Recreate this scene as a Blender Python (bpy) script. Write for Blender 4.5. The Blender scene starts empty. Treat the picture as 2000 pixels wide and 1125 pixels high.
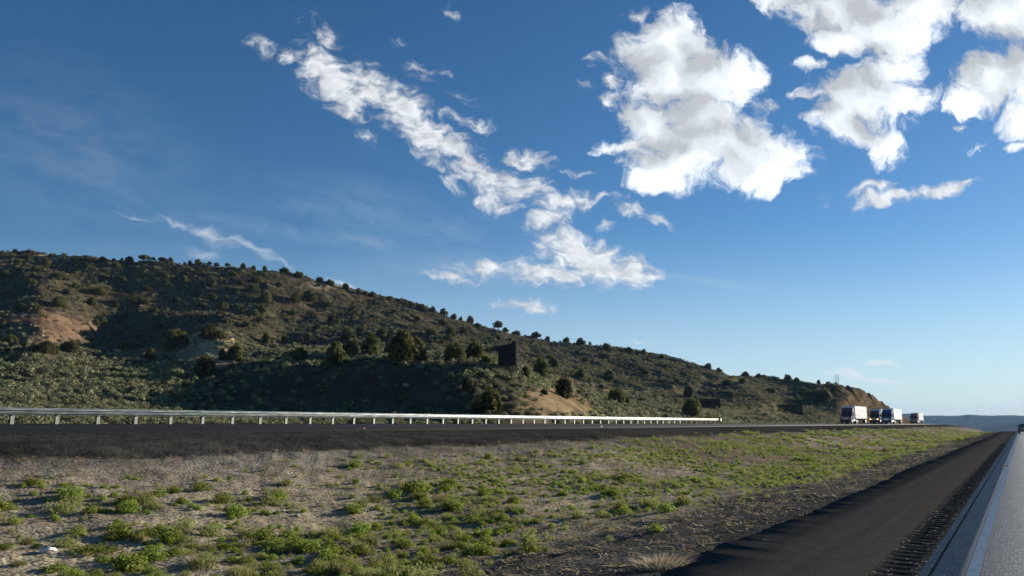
import bpy, math, random
import numpy as np
from mathutils import Vector, Matrix

SC = bpy.context.scene
COL = SC.collection
random.seed(7)
RNG = np.random.default_rng(11)

# ------------------------------------------------------------------ camera
PW, PH, FPX = 2000.0, 1125.0, 1480.0
HOR, VPX = 822.0, 1995.0
PITCH = math.atan((HOR - PH / 2) / FPX)
CP, SP = math.cos(PITCH), math.sin(PITCH)
FH = FPX / CP
YAW = math.atan((VPX - PW / 2) / FH)          # the view axis lies this far left of the road
EYE = 1.6

def ray(x, y):
    """pixel of the photograph -> azimuth from the road (+Y, clockwise) and tangent of elevation"""
    dy = PH / 2 - y
    up = dy * CP + FPX * SP
    fw = FPX * CP - dy * SP
    rt = x - PW / 2
    return math.atan2(rt, fw) - YAW, up / math.hypot(fw, rt)

cam_d = bpy.data.cameras.new('camera')
cam_d.sensor_width = 36.0
cam_d.lens = FPX / PW * 36.0
cam_d.clip_start, cam_d.clip_end = 0.1, 60000
cam = bpy.data.objects.new('camera', cam_d)
cam.location = (0, 0, EYE)
cam.rotation_euler = (math.pi / 2 + PITCH, 0, YAW)
COL.objects.link(cam)
SC.camera = cam

# ------------------------------------------------------------------ helpers
def tag(o, label=None, cat=None, group=None, kind=None):
    if label: o['label'] = label
    if cat: o['category'] = cat
    if group: o['group'] = group
    if kind: o['kind'] = kind
    return o

def empty(name, loc, rz=0.0, label=None, cat=None, group=None):
    o = bpy.data.objects.new(name, None)
    o.empty_display_size = 0.3
    o.location = loc
    o.rotation_euler = (0, 0, rz)
    COL.objects.link(o)
    return tag(o, label, cat, group)

def link(name, me, parent=None):
    o = bpy.data.objects.new(name, me)
    COL.objects.link(o)
    if parent is not None: o.parent = parent
    return o

def np_mesh(name, V, F, mat=None, smooth=False):
    """V (n,3), F (m,k) with one face size"""
    V = np.asarray(V, dtype=np.float32)
    F = np.asarray(F, dtype=np.int32)
    me = bpy.data.meshes.new(name)
    me.vertices.add(len(V))
    me.vertices.foreach_set('co', V.ravel())
    k = F.shape[1]
    me.loops.add(F.size)
    me.loops.foreach_set('vertex_index', F.ravel())
    me.polygons.add(len(F))
    me.polygons.foreach_set('loop_start', np.arange(0, F.size, k, dtype=np.int32))
    me.polygons.foreach_set('loop_total', np.full(len(F), k, dtype=np.int32))
    if smooth:
        me.polygons.foreach_set('use_smooth', np.ones(len(F), dtype=bool))
    me.update(calc_edges=True)
    if mat: me.materials.append(mat)
    return me

def vcol(me, name, C):
    a = me.attributes.new(name, 'FLOAT_COLOR', 'POINT')
    C = np.asarray(C, dtype=np.float32)
    if C.shape[1] == 3: C = np.hstack([C, np.ones((len(C), 1), np.float32)])
    a.data.foreach_set('color', C.ravel())

def vfloat(me, name, A):
    a = me.attributes.new(name, 'FLOAT', 'POINT')
    a.data.foreach_set('value', np.asarray(A, dtype=np.float32).ravel())

class MB:
    """collects simple shapes into one mesh"""
    def __init__(s): s.v, s.f, s.sm = [], [], []
    def add(s, vs, fs, smooth=False):
        b = len(s.v)
        s.v += [tuple(v) for v in vs]
        s.f += [tuple(i + b for i in f) for f in fs]
        s.sm += [smooth] * len(fs)
        return s
    def box(s, x0, x1, y0, y1, z0, z1, bev=0.0):
        if bev <= 0:
            vs = [(x, y, z) for x in (x0, x1) for y in (y0, y1) for z in (z0, z1)]
            return s.add(vs, [(0, 1, 3, 2), (4, 6, 7, 5), (0, 4, 5, 1), (2, 3, 7, 6), (0, 2, 6, 4), (1, 5, 7, 3)])
        b = bev
        P = [(x0 + b, y0), (x1 - b, y0), (x1, y0 + b), (x1, y1 - b), (x1 - b, y1), (x0 + b, y1), (x0, y1 - b), (x0, y0 + b)]
        cx, cy = (x0 + x1) / 2, (y0 + y1) / 2
        def sc(p, d): return (p[0] + (d if p[0] < cx else -d), p[1] + (d if p[1] < cy else -d))
        rings = [[(*sc(p, b), z0) for p in P], [(*p, z0 + b) for p in P], [(*p, z1 - b) for p in P], [(*sc(p, b), z1) for p in P]]
        return s.loft(rings)
    def loft(s, rings, cap=True, smooth=False):
        n = len(rings[0]); vs = [p for r in rings for p in r]; fs = []
        for k in range(len(rings) - 1):
            for i in range(n):
                j = (i + 1) % n
                fs.append((k * n + i, k * n + j, (k + 1) * n + j, (k + 1) * n + i))
        s.add(vs, fs, smooth)
        if cap:
            s.add(rings[0], [tuple(range(n))[::-1]]); s.add(rings[-1], [tuple(range(n))])
        return s
    def tube(s, pts, rad, n=8, cap=True):
        pts = [Vector(p) for p in pts]
        if not hasattr(rad, '__len__'): rad = [rad] * len(pts)
        rings = []
        for i, p in enumerate(pts):
            d = (pts[min(i + 1, len(pts) - 1)] - pts[max(i - 1, 0)]).normalized()
            a = d.cross(Vector((0, 0, 1)))
            if a.length < 1e-3: a = Vector((1, 0, 0))
            a.normalize(); b = d.cross(a)
            rings.append([tuple(p + (a * math.cos(2 * math.pi * k / n) + b * math.sin(2 * math.pi * k / n)) * rad[i]) for k in range(n)])
        return s.loft(rings, cap, True)
    def prism_x(s, prof, x0, x1, bev=0.0):
        """closed (y,z) outline swept along x, ends drawn in by bev"""
        cy = sum(p[0] for p in prof) / len(prof); cz = sum(p[1] for p in prof) / len(prof)
        def sh(p, d):
            l = math.hypot(p[0] - cy, p[1] - cz) or 1
            return (p[0] + (cy - p[0]) / l * d, p[1] + (cz - p[1]) / l * d)
        rings = []
        if bev > 0: rings.append([(x0, *sh(p, bev)) for p in prof])
        rings.append([(x0 + bev, *p) for p in prof]); rings.append([(x1 - bev, *p) for p in prof])
        if bev > 0: rings.append([(x1, *sh(p, bev)) for p in prof])
        return s.loft(rings)
    def quad(s, a, b, c, d): return s.add([a, b, c, d], [(0, 1, 2, 3)])
    def mesh(s, name, mat):
        me = bpy.data.meshes.new(name)
        me.from_pydata(s.v, [], s.f)
        me.polygons.foreach_set('use_smooth', s.sm)
        me.materials.append(mat)
        me.update()
        import bmesh as _b
        bm = _b.new(); bm.from_mesh(me); _b.ops.recalc_face_normals(bm, faces=bm.faces); bm.to_mesh(me); bm.free()
        return me
    def build(s, name, mat, parent=None): return link(name, s.mesh(name, mat), parent)

# ------------------------------------------------------------------ noise
def _h(ix, iy, seed):
    n = (ix.astype(np.int64) * 374761393 + iy.astype(np.int64) * 668265263 + seed * 974634777) & 0x7fffffff
    n = (n ^ (n >> 13)) * 1274126177 & 0x7fffffff
    n = n ^ (n >> 16)
    return (n & 0xffff) / 65535.0
def vnoise(x, y, seed=0):
    ix, iy = np.floor(x), np.floor(y)
    fx, fy = x - ix, y - iy
    ux, uy = fx * fx * fx * (fx * (fx * 6 - 15) + 10), fy * fy * fy * (fy * (fy * 6 - 15) + 10)
    a, b = _h(ix, iy, seed), _h(ix + 1, iy, seed)
    c, d = _h(ix, iy + 1, seed), _h(ix + 1, iy + 1, seed)
    return (a + (b - a) * ux) * (1 - uy) + (c + (d - c) * ux) * uy - 0.5
def fbm(x, y, seed=0, oct=4):
    t, a = 0, 1.0
    for k in range(oct):
        t = t + a * vnoise(x * 2 ** k + 17.3 * k, y * 2 ** k - 9.1 * k, seed + k); a *= 0.5
    return t
def sst(a, b, x):
    t = np.clip((x - a) / (b - a), 0, 1); return t * t * (3 - 2 * t)

# ------------------------------------------------------------------ road profiles (D = metres left of the camera)
def fall(u, k, cap):
    """runs down with curvature k until the slope is cap, then straight"""
    u = np.maximum(u, 0); u0 = cap / (2 * k)
    return np.where(u < u0, k * u * u, k * u0 * u0 + cap * (u - u0))
def Zown(y):
    y = np.asarray(y, float)
    return np.maximum(-0.0022 * y - fall(y - 120, 4e-5, 0.045), -60 + 0 * y)
def Zopp(y, D=37.3):
    y = np.asarray(y, float)
    z = 1.5 - 0.0026 * y - fall(y - 300, 1.0e-4, 0.05)
    return np.maximum(z, -60 + 0 * y) - (37.3 - D) * 0.0212
D_EDGE, D_OPP0, D_OPP1 = 3.42, 26.0, 38.0
_mD = np.array([3.3, 4.0, 5.5, 8, 11, 15, 18, 20, 22, 24, 26.0])
_mO = np.array([-.014, -.05, -.22, -.52, -.72, -.55, -.36, -.30, -.22, -.14, -.05])
def roadside(x, y):
    D = -x
    zo, zl = Zown(y), Zopp(y, 26.0)
    w = sst(5, 25, D)
    med = (1 - w) * zo + w * zl + np.interp(D, _mD, _mO)
    z = med
    z = np.where(D < D_EDGE, zo - 0.10, z)
    z = np.where(D < -7.6, zo - 0.12 - 0.04 * np.minimum(-7.6 - D, 40), z)
    z = np.where(D > D_OPP0, Zopp(y, 0) + D * 0.0212 - 0.10, z)
    z = np.where(D > D_OPP1, Zopp(y, 38.0) - 0.08 - 0.22 * np.minimum(D - D_OPP1, 3), z)
    return z

# ------------------------------------------------------------------ the hill: crest, shoulders and foot as surveyed lines (photo x, photo y, distance)
L_E = [(-900,462,330),(-400,476,330),(0,483,308),(60,492,306),(130,505,300),(200,508,292),(300,510,290),(400,513,291),(480,520,294),(560,532,298),(650,556,306),(700,570,315),(800,596,320),(900,622,325),(1000,648,330),(1060,658,350),(1150,672,355),(1260,688,360),(1350,708,360),(1400,722,355),(1440,732,352),(1475,735.5,380),(1500,737,398),(1550,742,400),(1600,748,390),(1640,750,372),(1679,756,376),(1691,763,380),(1712,773.5,386),(1731,788.5,394),(1762,808,408),(1776,823,420),(1800,831,440)]
L_D = [(-900,585,250),(-300,583,250),(0,588,240),(70,592,222),(150,594,236),(230,598,250),(350,600,252),(450,604,250),(520,612,246),(620,612,268),(750,626,282),(900,660,282),(1000,682,278),(1150,702,288),(1300,724,298),(1400,742,292),(1450,752,292),(1490,754,345),(1550,767,385),(1600,768,360),(1635,768,330),(1660,772,335),(1700,786,362),(1745,808,390),(1776,825,415),(1800,831.5,438)]
L_C = [(-900,680,160),(-300,680,160),(0,672,165),(80,666,158),(140,670,182),(200,667,226),(260,668,232),(330,674,205),(400,672,162),(440,668,158),(500,670,190),(560,670,212),(640,672,205),(720,680,185),(800,684,172),(880,690,158),(940,696,148),(985,708,150),(1040,728,170),(1120,747,200),(1200,754,220),(1300,764,238),(1400,777,242),(1480,784,240),(1510,787,255),(1535,789,308),(1590,791,318),(1640,793,288),(1670,801,310),(1720,813,350),(1776,827,405),(1800,832,436)]
L_B = [(-900,752,100),(-300,752,100),(0,754,105),(150,754,108),(300,748,122),(400,738,124),(500,728,118),(600,716,114),(700,708,108),(800,706,103),(880,716,98),(930,718,95),(1000,730,94),(1050,752,96),(1100,776,100),(1150,798,107),(1220,806,130),(1300,811,150),(1400,815,175),(1500,817,200),(1560,818,230),(1620,817,268),(1670,818,290),(1720,824,330),(1776,829,395),(1800,832.5,432)]
L_F = [(-900,800,70),(-300,800,70),(0,802,72),(150,802,75),(300,808,86),(400,814,96),(500,816,95),(600,817,94),(700,817,90),(800,816,84),(880,813,77),(950,808,73.5),(1000,806,74),(1060,809,79),(1100,815,86),(1200,821,112),(1300,823,140),(1400,824,165),(1500,825.5,192),(1600,826,245),(1700,827,310),(1776,830,392),(1800,833,428)]
def level(L):
    P = []
    for x, y, r in L:
        a, t = ray(x, y); P.append((a, r, EYE + r * t))
    P.sort()
    return np.array(P)
AZ_END = ray(1800, 831)[0]

# polar survey grid round the camera
PHI = np.concatenate([np.arange(-180, -76, 2.0), np.arange(-76, 8, 0.058), np.arange(8, 180.1, 2.0)]) * math.pi / 180
PHI[-1] = math.pi
RR = [0.4]
while RR[-1] < 60: RR.append(RR[-1] * 1.016 + 0.012)
while RR[-1] < 470: RR.append(RR[-1] + 0.85)
while RR[-1] < 32000: RR.append(RR[-1] * 1.03)
RR = np.array(RR)
NP_, NR = len(PHI), len(RR)
GX = RR[None, :] * np.sin(PHI)[:, None]
GY = RR[None, :] * np.cos(PHI)[:, None]

def gauss1(A, s, axis):
    n = int(3 * s) + 1
    k = np.exp(-0.5 * (np.arange(-n, n + 1) / s) ** 2); k /= k.sum()
    P = np.pad(A, [(n, n) if a == axis else (0, 0) for a in range(2)], mode='edge')
    out = np.zeros_like(A)
    for i, w in enumerate(k):
        sl = [slice(None)] * 2; sl[axis] = slice(i, i + A.shape[axis]); out += w * P[tuple(sl)]
    return out

def build_heights():
    base = roadside(GX, GY)
    # the wide valley and the far mesas
    R = np.hypot(GX, GY)
    val = -44 + 5 * fbm(GX / 900, GY / 900, 5)
    ph = PHI[:, None] * 57.2958
    mesa = 33 + 11 * vnoise(ph * 1.1 + 3, R / 900, 3) + 6.0 * vnoise(ph * 2.6, R / 500 + 2, 4) + 6 * sst(-4.5, -6.5, ph)
    val = val + (mesa - val) * sst(2600, 4900, R + 900 * fbm(GX / 700, GY / 700, 8))
    base = base + (val - base) * sst(700, 1700, R)
    lv = [level(l) for l in (L_F, L_B, L_C, L_D, L_E)]
    sel = (PHI > -math.radians(170)) & (PHI < AZ_END + math.radians(0.3))
    hill = base.copy()
    idx = np.where(sel)[0]
    for i in idx:
        p = PHI[i]; th = -p
        rA = 39.8 / math.sin(th) if math.radians(4) < th < math.radians(90) else 40.0 if th > 1 else 500
        rs, hs = [rA], [None]
        for l in lv:
            rs.append(np.interp(p, l[:, 0], l[:, 1])); hs.append(np.interp(p, l[:, 0], l[:, 2]))
        hs[0] = float(roadside(np.array(rA * math.sin(p)), np.array(rA * math.cos(p))))
        rE, hE = rs[-1], hs[-1]
        far = sst(0, 900, np.array(0.))
        rs += [rE + 40, rE + 200, rE + 900]; hs += [hE - 1.5 if p < ray(1650, 750)[0] else hE - 4, hE * 0.75 - 3, -30]
        m = RR > rA
        hill[i, m] = np.where(RR[m] > rE + 900, np.minimum(base[i, m], 200), np.interp(RR[m], rs, hs))
    ww = np.where((RR > 45) & (RR < 1500), 1.0, 0.0)[None, :] * sst(38.5, 46, -GX)
    sm = gauss1(gauss1(hill, 2.2, 1), 5.0, 0)
    hill = hill + (sm - hill) * ww
    # relief: gullies on the slopes, hummocks, stones
    hgt = sst(1, 14, hill - base) * (RR < 900)[None, :]
    n1 = fbm(GX / 34, GY / 34, 21, 4)
    n2 = np.abs(fbm(GX / 17 + 0.3 * n1, GY / 23, 31, 4))
    n3 = fbm(GX / 4.5, GY / 4.5, 41, 4)
    bluff = sst(0.35, 0.9, sst(ray(1625, 750)[0], ray(1665, 750)[0], PHI)[:, None]) * hgt
    hill += hgt * (1 - 0.85 * sst(ray(1625, 750)[0], ray(1665, 750)[0], PHI)[:, None]) * (2.6 * n1 - 2.8 * n2 + 0.4 + 0.7 * n3)
    hill += bluff * (0.4 - 2.0 * np.abs(fbm(PHI[:, None] * 120 + RR[None, :] / 25, RR[None, :] / 60, 77, 4)))
    off = sst(38.2, 41, -GX)
    hill += off * (RR < 900)[None, :] * 0.22 * fbm(GX / 3.0, GY / 3.0, 51, 4)
    med = sst(3.5, 6, -GX) * (1 - sst(19, 24, -GX)) * (RR < 700)[None, :]
    hill += med * (0.16 * fbm(GX / 2.6, GY / 4.0, 61, 4) + 0.05 * fbm(GX / 0.5, GY / 0.5, 62, 3))
    edge = sst(3.3, 3.6, -GX) * (1 - sst(25.4, 26, -GX)) * (RR < 120)[None, :]
    hill += edge * 0.02 * fbm(GX / 0.3, GY / 0.3, 63, 2)
    return hill, base
HZ, BASEZ = build_heights()

def ground(x, y):
    """bilinear height on the survey grid"""
    x = np.asarray(x, float); y = np.asarray(y, float)
    r = np.hypot(x, y); p = np.arctan2(x, y)
    j = np.clip(np.searchsorted(RR, r) - 1, 0, NR - 2); fr = np.clip((r - RR[j]) / (RR[j + 1] - RR[j]), 0, 1)
    i = np.clip(np.searchsorted(PHI, p) - 1, 0, NP_ - 2); fp = np.clip((p - PHI[i]) / (PHI[i + 1] - PHI[i]), 0, 1)
    return (HZ[i, j] * (1 - fr) + HZ[i, j + 1] * fr) * (1 - fp) + (HZ[i + 1, j] * (1 - fr) + HZ[i + 1, j + 1] * fr) * fp

def hit(x, y, rmin=3.0):
    """where the sight line through a photo pixel meets the ground"""
    a, t = ray(x, y)
    r = np.concatenate([np.arange(rmin, 80, 0.1), np.arange(80, 1500, 0.5)])
    X, Y = r * math.sin(a), r * math.cos(a)
    k = np.where(ground(X, Y) - EYE >= r * t)[0]
    if len(k) == 0:
        d = (ground(X, Y) - EYE) / r
        m = r < 600
        k = [int(np.argmax(np.where(m, d, -9)))]
    k = k[0]
    return Vector((X[k], Y[k], float(ground(X[k], Y[k])))), float(r[k])
def pxm(r, x):
    """photo pixels per metre at distance r seen at column x"""
    return FH / (r * math.cos(math.atan((x - 1000) / FH)))

def to_px(X, Y, Z):
    """world -> photo pixel (arrays)"""
    fw = -X * math.sin(YAW) + Y * math.cos(YAW); rt = X * math.cos(YAW) + Y * math.sin(YAW); up = Z - EYE
    d = fw * CP + up * SP; v = up * CP - fw * SP
    d = np.where(d > 0.1, d, 0.1)
    return 1000 + FPX * rt / d, PH / 2 - FPX * v / d, d
# ------------------------------------------------------------------ materials
def M(name):
    m = bpy.data.materials.new(name); m.use_nodes = True
    nt = m.node_tree; b = nt.nodes['Principled BSDF']
    return m, nt, b
def N(nt, t, **kw):
    n = nt.nodes.new(t)
    for k, v in kw.items():
        if k in n.inputs.keys() if isinstance(k, str) else False: n.inputs[k].default_value = v
        else: setattr(n, k, v)
    return n
def ramp(nt, fac, stops):
    r = nt.nodes.new('ShaderNodeValToRGB'); e = r.color_ramp.elements
    while len(e) < len(stops): e.new(0.5)
    for i, (p, c) in enumerate(stops):
        e[i].position = p; e[i].color = (*c, 1) if len(c) == 3 else c
    nt.links.new(fac, r.inputs['Fac']); return r.outputs['Color']
def noise(nt, scale, detail=4, rough=0.55, vec=None, dist=0.0):
    n = nt.nodes.new('ShaderNodeTexNoise'); n.inputs['Scale'].default_value = scale
    n.inputs['Detail'].default_value = detail; n.inputs['Roughness'].default_value = rough; n.inputs['Distortion'].default_value = dist
    if vec is not None: nt.links.new(vec, n.inputs['Vector'])
    return n.outputs['Fac']
def math_(nt, op, a, b=None, c=None, clamp=False):
    n = nt.nodes.new('ShaderNodeMath'); n.operation = op; n.use_clamp = clamp
    for i, v in enumerate((a, b, c)):
        if v is None: continue
        if isinstance(v, (int, float)): n.inputs[i].default_value = v
        else: nt.links.new(v, n.inputs[i])
    return n.outputs[0]
def mixc(nt, fac, a, b, mode='MIX'):
    n = nt.nodes.new('ShaderNodeMix'); n.data_type = 'RGBA'; n.blend_type = mode; n.clamp_factor = True
    for k, v in ((0, fac), (6, a), (7, b)):
        if isinstance(v, (int, float)): n.inputs[k].default_value = v
        elif isinstance(v, tuple): n.inputs[k].default_value = (*v, 1) if len(v) == 3 else v
        else: nt.links.new(v, n.inputs[k])
    return n.outputs[2]
def maprange(nt, v, a, b, c=0.0, d=1.0, smooth=True):
    n = nt.nodes.new('ShaderNodeMapRange'); n.interpolation_type = 'SMOOTHSTEP' if smooth else 'LINEAR'
    nt.links.new(v, n.inputs[0])
    for i, q in enumerate((a, b, c, d)): n.inputs[i + 1].default_value = q
    return n.outputs[0]
def objco(nt, scale=None):
    t = nt.nodes.new('ShaderNodeTexCoord'); o = t.outputs['Object']
    if scale:
        mp = nt.nodes.new('ShaderNodeMapping'); mp.inputs['Scale'].default_value = scale
        nt.links.new(o, mp.inputs['Vector']); o = mp.outputs['Vector']
    return o
def bump(nt, b, h, strength=0.3, dist=0.05):
    n = nt.nodes.new('ShaderNodeBump'); n.inputs['Strength'].default_value = strength; n.inputs['Distance'].default_value = dist
    nt.links.new(h, n.inputs['Height']); nt.links.new(n.outputs['Normal'], b.inputs['Normal'])

def simple(name, col, rough=0.6, metal=0.0, var=0.15, scale=3.0, spec=0.5, coat=0.0):
    """a paint, metal, wood or stone with uneven tone, grime and gloss"""
    m, nt, b = M(name)
    co = objco(nt)
    n = noise(nt, scale, 5, 0.6, co)
    lo = tuple(c * (1 - var) for c in col); hi = tuple(min(1, c * (1 + var)) for c in col)
    nt.links.new(ramp(nt, n, [(0.3, lo), (0.7, hi)]), b.inputs['Base Color'])
    nt.links.new(maprange(nt, noise(nt, scale * 2.3, 3, 0.5, co), 0.3, 0.7, max(0.02, rough - 0.1), min(1, rough + 0.1)), b.inputs['Roughness'])
    b.inputs['Metallic'].default_value = metal
    b.inputs['Specular IOR Level'].default_value = spec
    b.inputs['Coat Weight'].default_value = coat
    return m

def leafy(name, dark, light, trans=0.3, rough=0.75, attr='tint'):
    """foliage: every leaf clump has its own tone; some light passes through"""
    m, nt, b = M(name)
    a = nt.nodes.new('ShaderNodeAttribute'); a.attribute_name = attr
    c = ramp(nt, a.outputs['Fac'], [(0.0, dark), (1.0, light)])
    oi = nt.nodes.new('ShaderNodeObjectInfo')
    hs = nt.nodes.new('ShaderNodeHueSaturation')
    nt.links.new(maprange(nt, oi.outputs['Random'], 0, 1, 0.485, 0.515, False), hs.inputs['Hue'])
    nt.links.new(maprange(nt, oi.outputs['Random'], 0, 1, 0.78, 1.22, False), hs.inputs['Value'])
    nt.links.new(c, hs.inputs['Color'])
    c = hs.outputs['Color']
    nt.links.new(c, b.inputs['Base Color']); b.inputs['Roughness'].default_value = rough; b.inputs['Specular IOR Level'].default_value = 0.2
    t = nt.nodes.new('ShaderNodeBsdfTranslucent'); nt.links.new(c, t.inputs['Color'])
    mx = nt.nodes.new('ShaderNodeMixShader'); mx.inputs[0].default_value = trans
    nt.links.new(b.outputs[0], mx.inputs[1]); nt.links.new(t.outputs[0], mx.inputs[2])
    nt.links.new(mx.outputs[0], nt.nodes['Material Output'].inputs['Surface'])
    return m

# ground: soil colour surveyed per point, broken up by grain, pebbles and dry litter
def ground_mat():
    m, nt, b = M('desert_soil')
    a = nt.nodes.new('ShaderNodeAttribute'); a.attribute_name = 'soil'
    co = objco(nt)
    g1 = noise(nt, 0.9, 6, 0.62, co); g2 = noise(nt, 9.0, 6, 0.7, co); g3 = noise(nt, 0.12, 5, 0.6, co)
    v = nt.nodes.new('ShaderNodeTexVoronoi'); v.inputs['Scale'].default_value = 14.0; nt.links.new(co, v.inputs['Vector'])
    mul = math_(nt, 'MULTIPLY', maprange(nt, g1, 0.3, 0.7, 0.68, 1.32), maprange(nt, g2, 0.3, 0.7, 0.62, 1.42))
    mul = math_(nt, 'MULTIPLY', mul, maprange(nt, g3, 0.3, 0.7, 0.78, 1.22))
    sc = nt.nodes.new('ShaderNodeVectorMath'); sc.operation = 'SCALE'
    nt.links.new(a.outputs['Color'], sc.inputs[0]); nt.links.new(mul, sc.inputs['Scale'])
    peb = maprange(nt, v.outputs['Distance'], 0.12, 0.22, 0.55, 0.0)
    cell = nt.nodes.new('ShaderNodeSeparateColor'); nt.links.new(v.outputs['Color'], cell.inputs[0])
    peb = math_(nt, 'MULTIPLY', peb, maprange(nt, cell.outputs[0], 0.62, 0.7))
    pk = nt.nodes.new('ShaderNodeVectorMath'); pk.operation = 'SCALE'; nt.links.new(sc.outputs[0], pk.inputs[0]); pk.inputs['Scale'].default_value = 2.3
    c = mixc(nt, peb, sc.outputs[0], pk.outputs[0])
    nt.links.new(c, b.inputs['Base Color'])
    b.inputs['Roughness'].default_value = 1.0; b.inputs['Specular IOR Level'].default_value = 0.0
    h = math_(nt, 'ADD', math_(nt, 'MULTIPLY', g2, 0.5), math_(nt, 'MULTIPLY', v.outputs['Distance'], -0.5))
    bump(nt, b, h, 0.6, 0.05)
    return m
MAT_SOIL = ground_mat()

def asphalt(name, dark, light, speck, speck_amt, rough, streak=0.5, spec=0.5, chip=42, wear=None):
    m, nt, b = M(name)
    co = objco(nt)
    fine = noise(nt, 55, 3, 0.7, co); mid = noise(nt, 3.5, 5, 0.6, co)
    st = noise(nt, 1.0, 4, 0.55, objco(nt, (2.4, 0.02, 1)))
    t = math_(nt, 'ADD', math_(nt, 'MULTIPLY', fine, 0.5), math_(nt, 'ADD', math_(nt, 'MULTIPLY', mid, 0.5 - 0.3 * streak), math_(nt, 'MULTIPLY', st, 0.6 * streak)))
    c = ramp(nt, t, [(0.35, dark), (0.75, light)])
    v = nt.nodes.new('ShaderNodeTexVoronoi'); v.inputs['Scale'].default_value = chip; nt.links.new(co, v.inputs['Vector'])
    s = nt.nodes.new('ShaderNodeSeparateColor'); nt.links.new(v.outputs['Color'], s.inputs[0])
    f = math_(nt, 'MULTIPLY', maprange(nt, s.outputs[0], 1 - speck_amt, 1.0), maprange(nt, v.outputs['Distance'], 0.32, 0.5, 1.0, 0.0))
    c = mixc(nt, f, c, speck)
    if wear:                                    # dusty tracks worn along the strip
        sx = nt.nodes.new('ShaderNodeSeparateXYZ'); nt.links.new(co, sx.inputs[0])
        wob = math_(nt, 'ADD', sx.outputs[0], math_(nt, 'MULTIPLY', math_(nt, 'SUBTRACT', noise(nt, 1.0, 3, 0.5, objco(nt, (0.6, 0.09, 1))), 0.5), 0.5))
        for x0, wd, amt in wear:
            d = math_(nt, 'ABSOLUTE', math_(nt, 'SUBTRACT', wob, x0))
            k = math_(nt, 'MULTIPLY', maprange(nt, d, 0, wd, amt, 0.0), maprange(nt, mid, 0.3, 0.7, 0.5, 1.2))
            c = mixc(nt, k, c, (0.072, 0.064, 0.055))
    nt.links.new(c, b.inputs['Base Color'])
    nt.links.new(maprange(nt, fine, 0.3, 0.7, rough - 0.12, rough + 0.15), b.inputs['Roughness'])
    b.inputs['Specular IOR Level'].default_value = spec
    bump(nt, b, math_(nt, 'ADD', math_(nt, 'MULTIPLY', v.outputs['Distance'], -0.8), fine), 0.55, 0.012)
    return m
MAT_LANE = asphalt('chip_seal', (0.045, 0.047, 0.05), (0.115, 0.118, 0.122), (0.40, 0.42, 0.40), 0.5, 0.6, 0.08, 0.4, 24)
MAT_SHO = asphalt('shoulder_asphalt', (0.016, 0.016, 0.016), (0.066, 0.064, 0.059), (0.18, 0.15, 0.13), 0.03, 0.95, 0.9, 0.0, 42, [(-1.62, 0.42, 0.85), (-2.32, 0.16, 0.5), (-3.25, 0.3, 0.45)])
MAT_RUM = asphalt('rumble_asphalt', (0.020, 0.020, 0.020), (0.055, 0.053, 0.050), (0.36, 0.34, 0.28), 0.22, 0.9, 0.1, 0.0, 24)
MAT_OPP = asphalt('old_asphalt', (0.006, 0.006, 0.007), (0.014, 0.014, 0.016), (0.05, 0.048, 0.045), 0.04, 0.8, 0.6, 0.12)

def line_mat():
    m, nt, b = M('worn_line_paint_sky_tint')
    co = objco(nt)
    n = noise(nt, 18, 6, 0.7, co)
    c = ramp(nt, n, [(0.30, (0.09, 0.11, 0.13)), (0.44, (0.14, 0.20, 0.28)), (0.75, (0.19, 0.27, 0.37))])  # worn paint; the blue is the sky's reflection put into its colour
    nt.links.new(c, b.inputs['Base Color']); b.inputs['Roughness'].default_value = 0.9; b.inputs['Specular IOR Level'].default_value = 0.0
    bump(nt, b, n, 0.4, 0.006)
    return m
MAT_LINE = line_mat()
MAT_TAR = simple('joint_tar', (0.012, 0.012, 0.012), 0.9, 0, 0.3, 20, 0.0)

def galv():
    m, nt, b = M('galvanised_steel')
    co = objco(nt, (1, 0.25, 1))
    n = noise(nt, 6, 6, 0.6, co)
    nt.links.new(ramp(nt, n, [(0.3, (0.15, 0.17, 0.168)), (0.7, (0.245, 0.27, 0.262))]), b.inputs['Base Color'])
    nt.links.new(maprange(nt, n, 0.3, 0.7, 0.30, 0.45), b.inputs['Roughness'])
    b.inputs['Metallic'].default_value = 0.55
    return m
MAT_GALV = galv()
MAT_GALV_OLD = simple('weathered_steel', (0.36, 0.33, 0.25), 0.55, 0.35, 0.2, 5)
MAT_POST = simple('post_steel', (0.27, 0.275, 0.24), 0.55, 0.3, 0.18, 8)
MAT_POSTWOOD = simple('post_wood', (0.14, 0.095, 0.06), 0.85, 0, 0.3, 9)
MAT_REFL_Y = simple('amber_reflector', (0.75, 0.28, 0.03), 0.35, 0, 0.1, 20)
MAT_RUBBER = simple('rubber', (0.018, 0.018, 0.018), 0.75, 0, 0.3, 8)
MAT_CHROME = simple('bright_metal', (0.72, 0.72, 0.72), 0.22, 1.0, 0.06, 6)
MAT_DARKMET = simple('chassis_steel', (0.03, 0.03, 0.032), 0.6, 0.3, 0.3, 5)
MAT_GLASS = simple('dark_glass', (0.012, 0.014, 0.017), 0.06, 0, 0.1, 2, 0.8)
MAT_TRAILER = simple('trailer_white', (0.60, 0.60, 0.59), 0.35, 0.0, 0.05, 0.9, 0.5, 0.2)
MAT_TRAILER_G = simple('trailer_grey_white', (0.43, 0.44, 0.43), 0.42, 0.0, 0.07, 0.7, 0.5, 0.1)
MAT_MARK = simple('emblem_grey', (0.25, 0.27, 0.31), 0.4, 0, 0.15, 4)
MAT_LENS = simple('lamp_lens', (0.6, 0.6, 0.58), 0.12, 0, 0.05, 6, 0.8)
MAT_TAIL = simple('tail_lens', (0.28, 0.012, 0.012), 0.2, 0, 0.1, 6, 0.7)
def paint(name, c): return simple(name, c, 0.25, 0.15, 0.1, 1.2, 0.5, 0.6)
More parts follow.
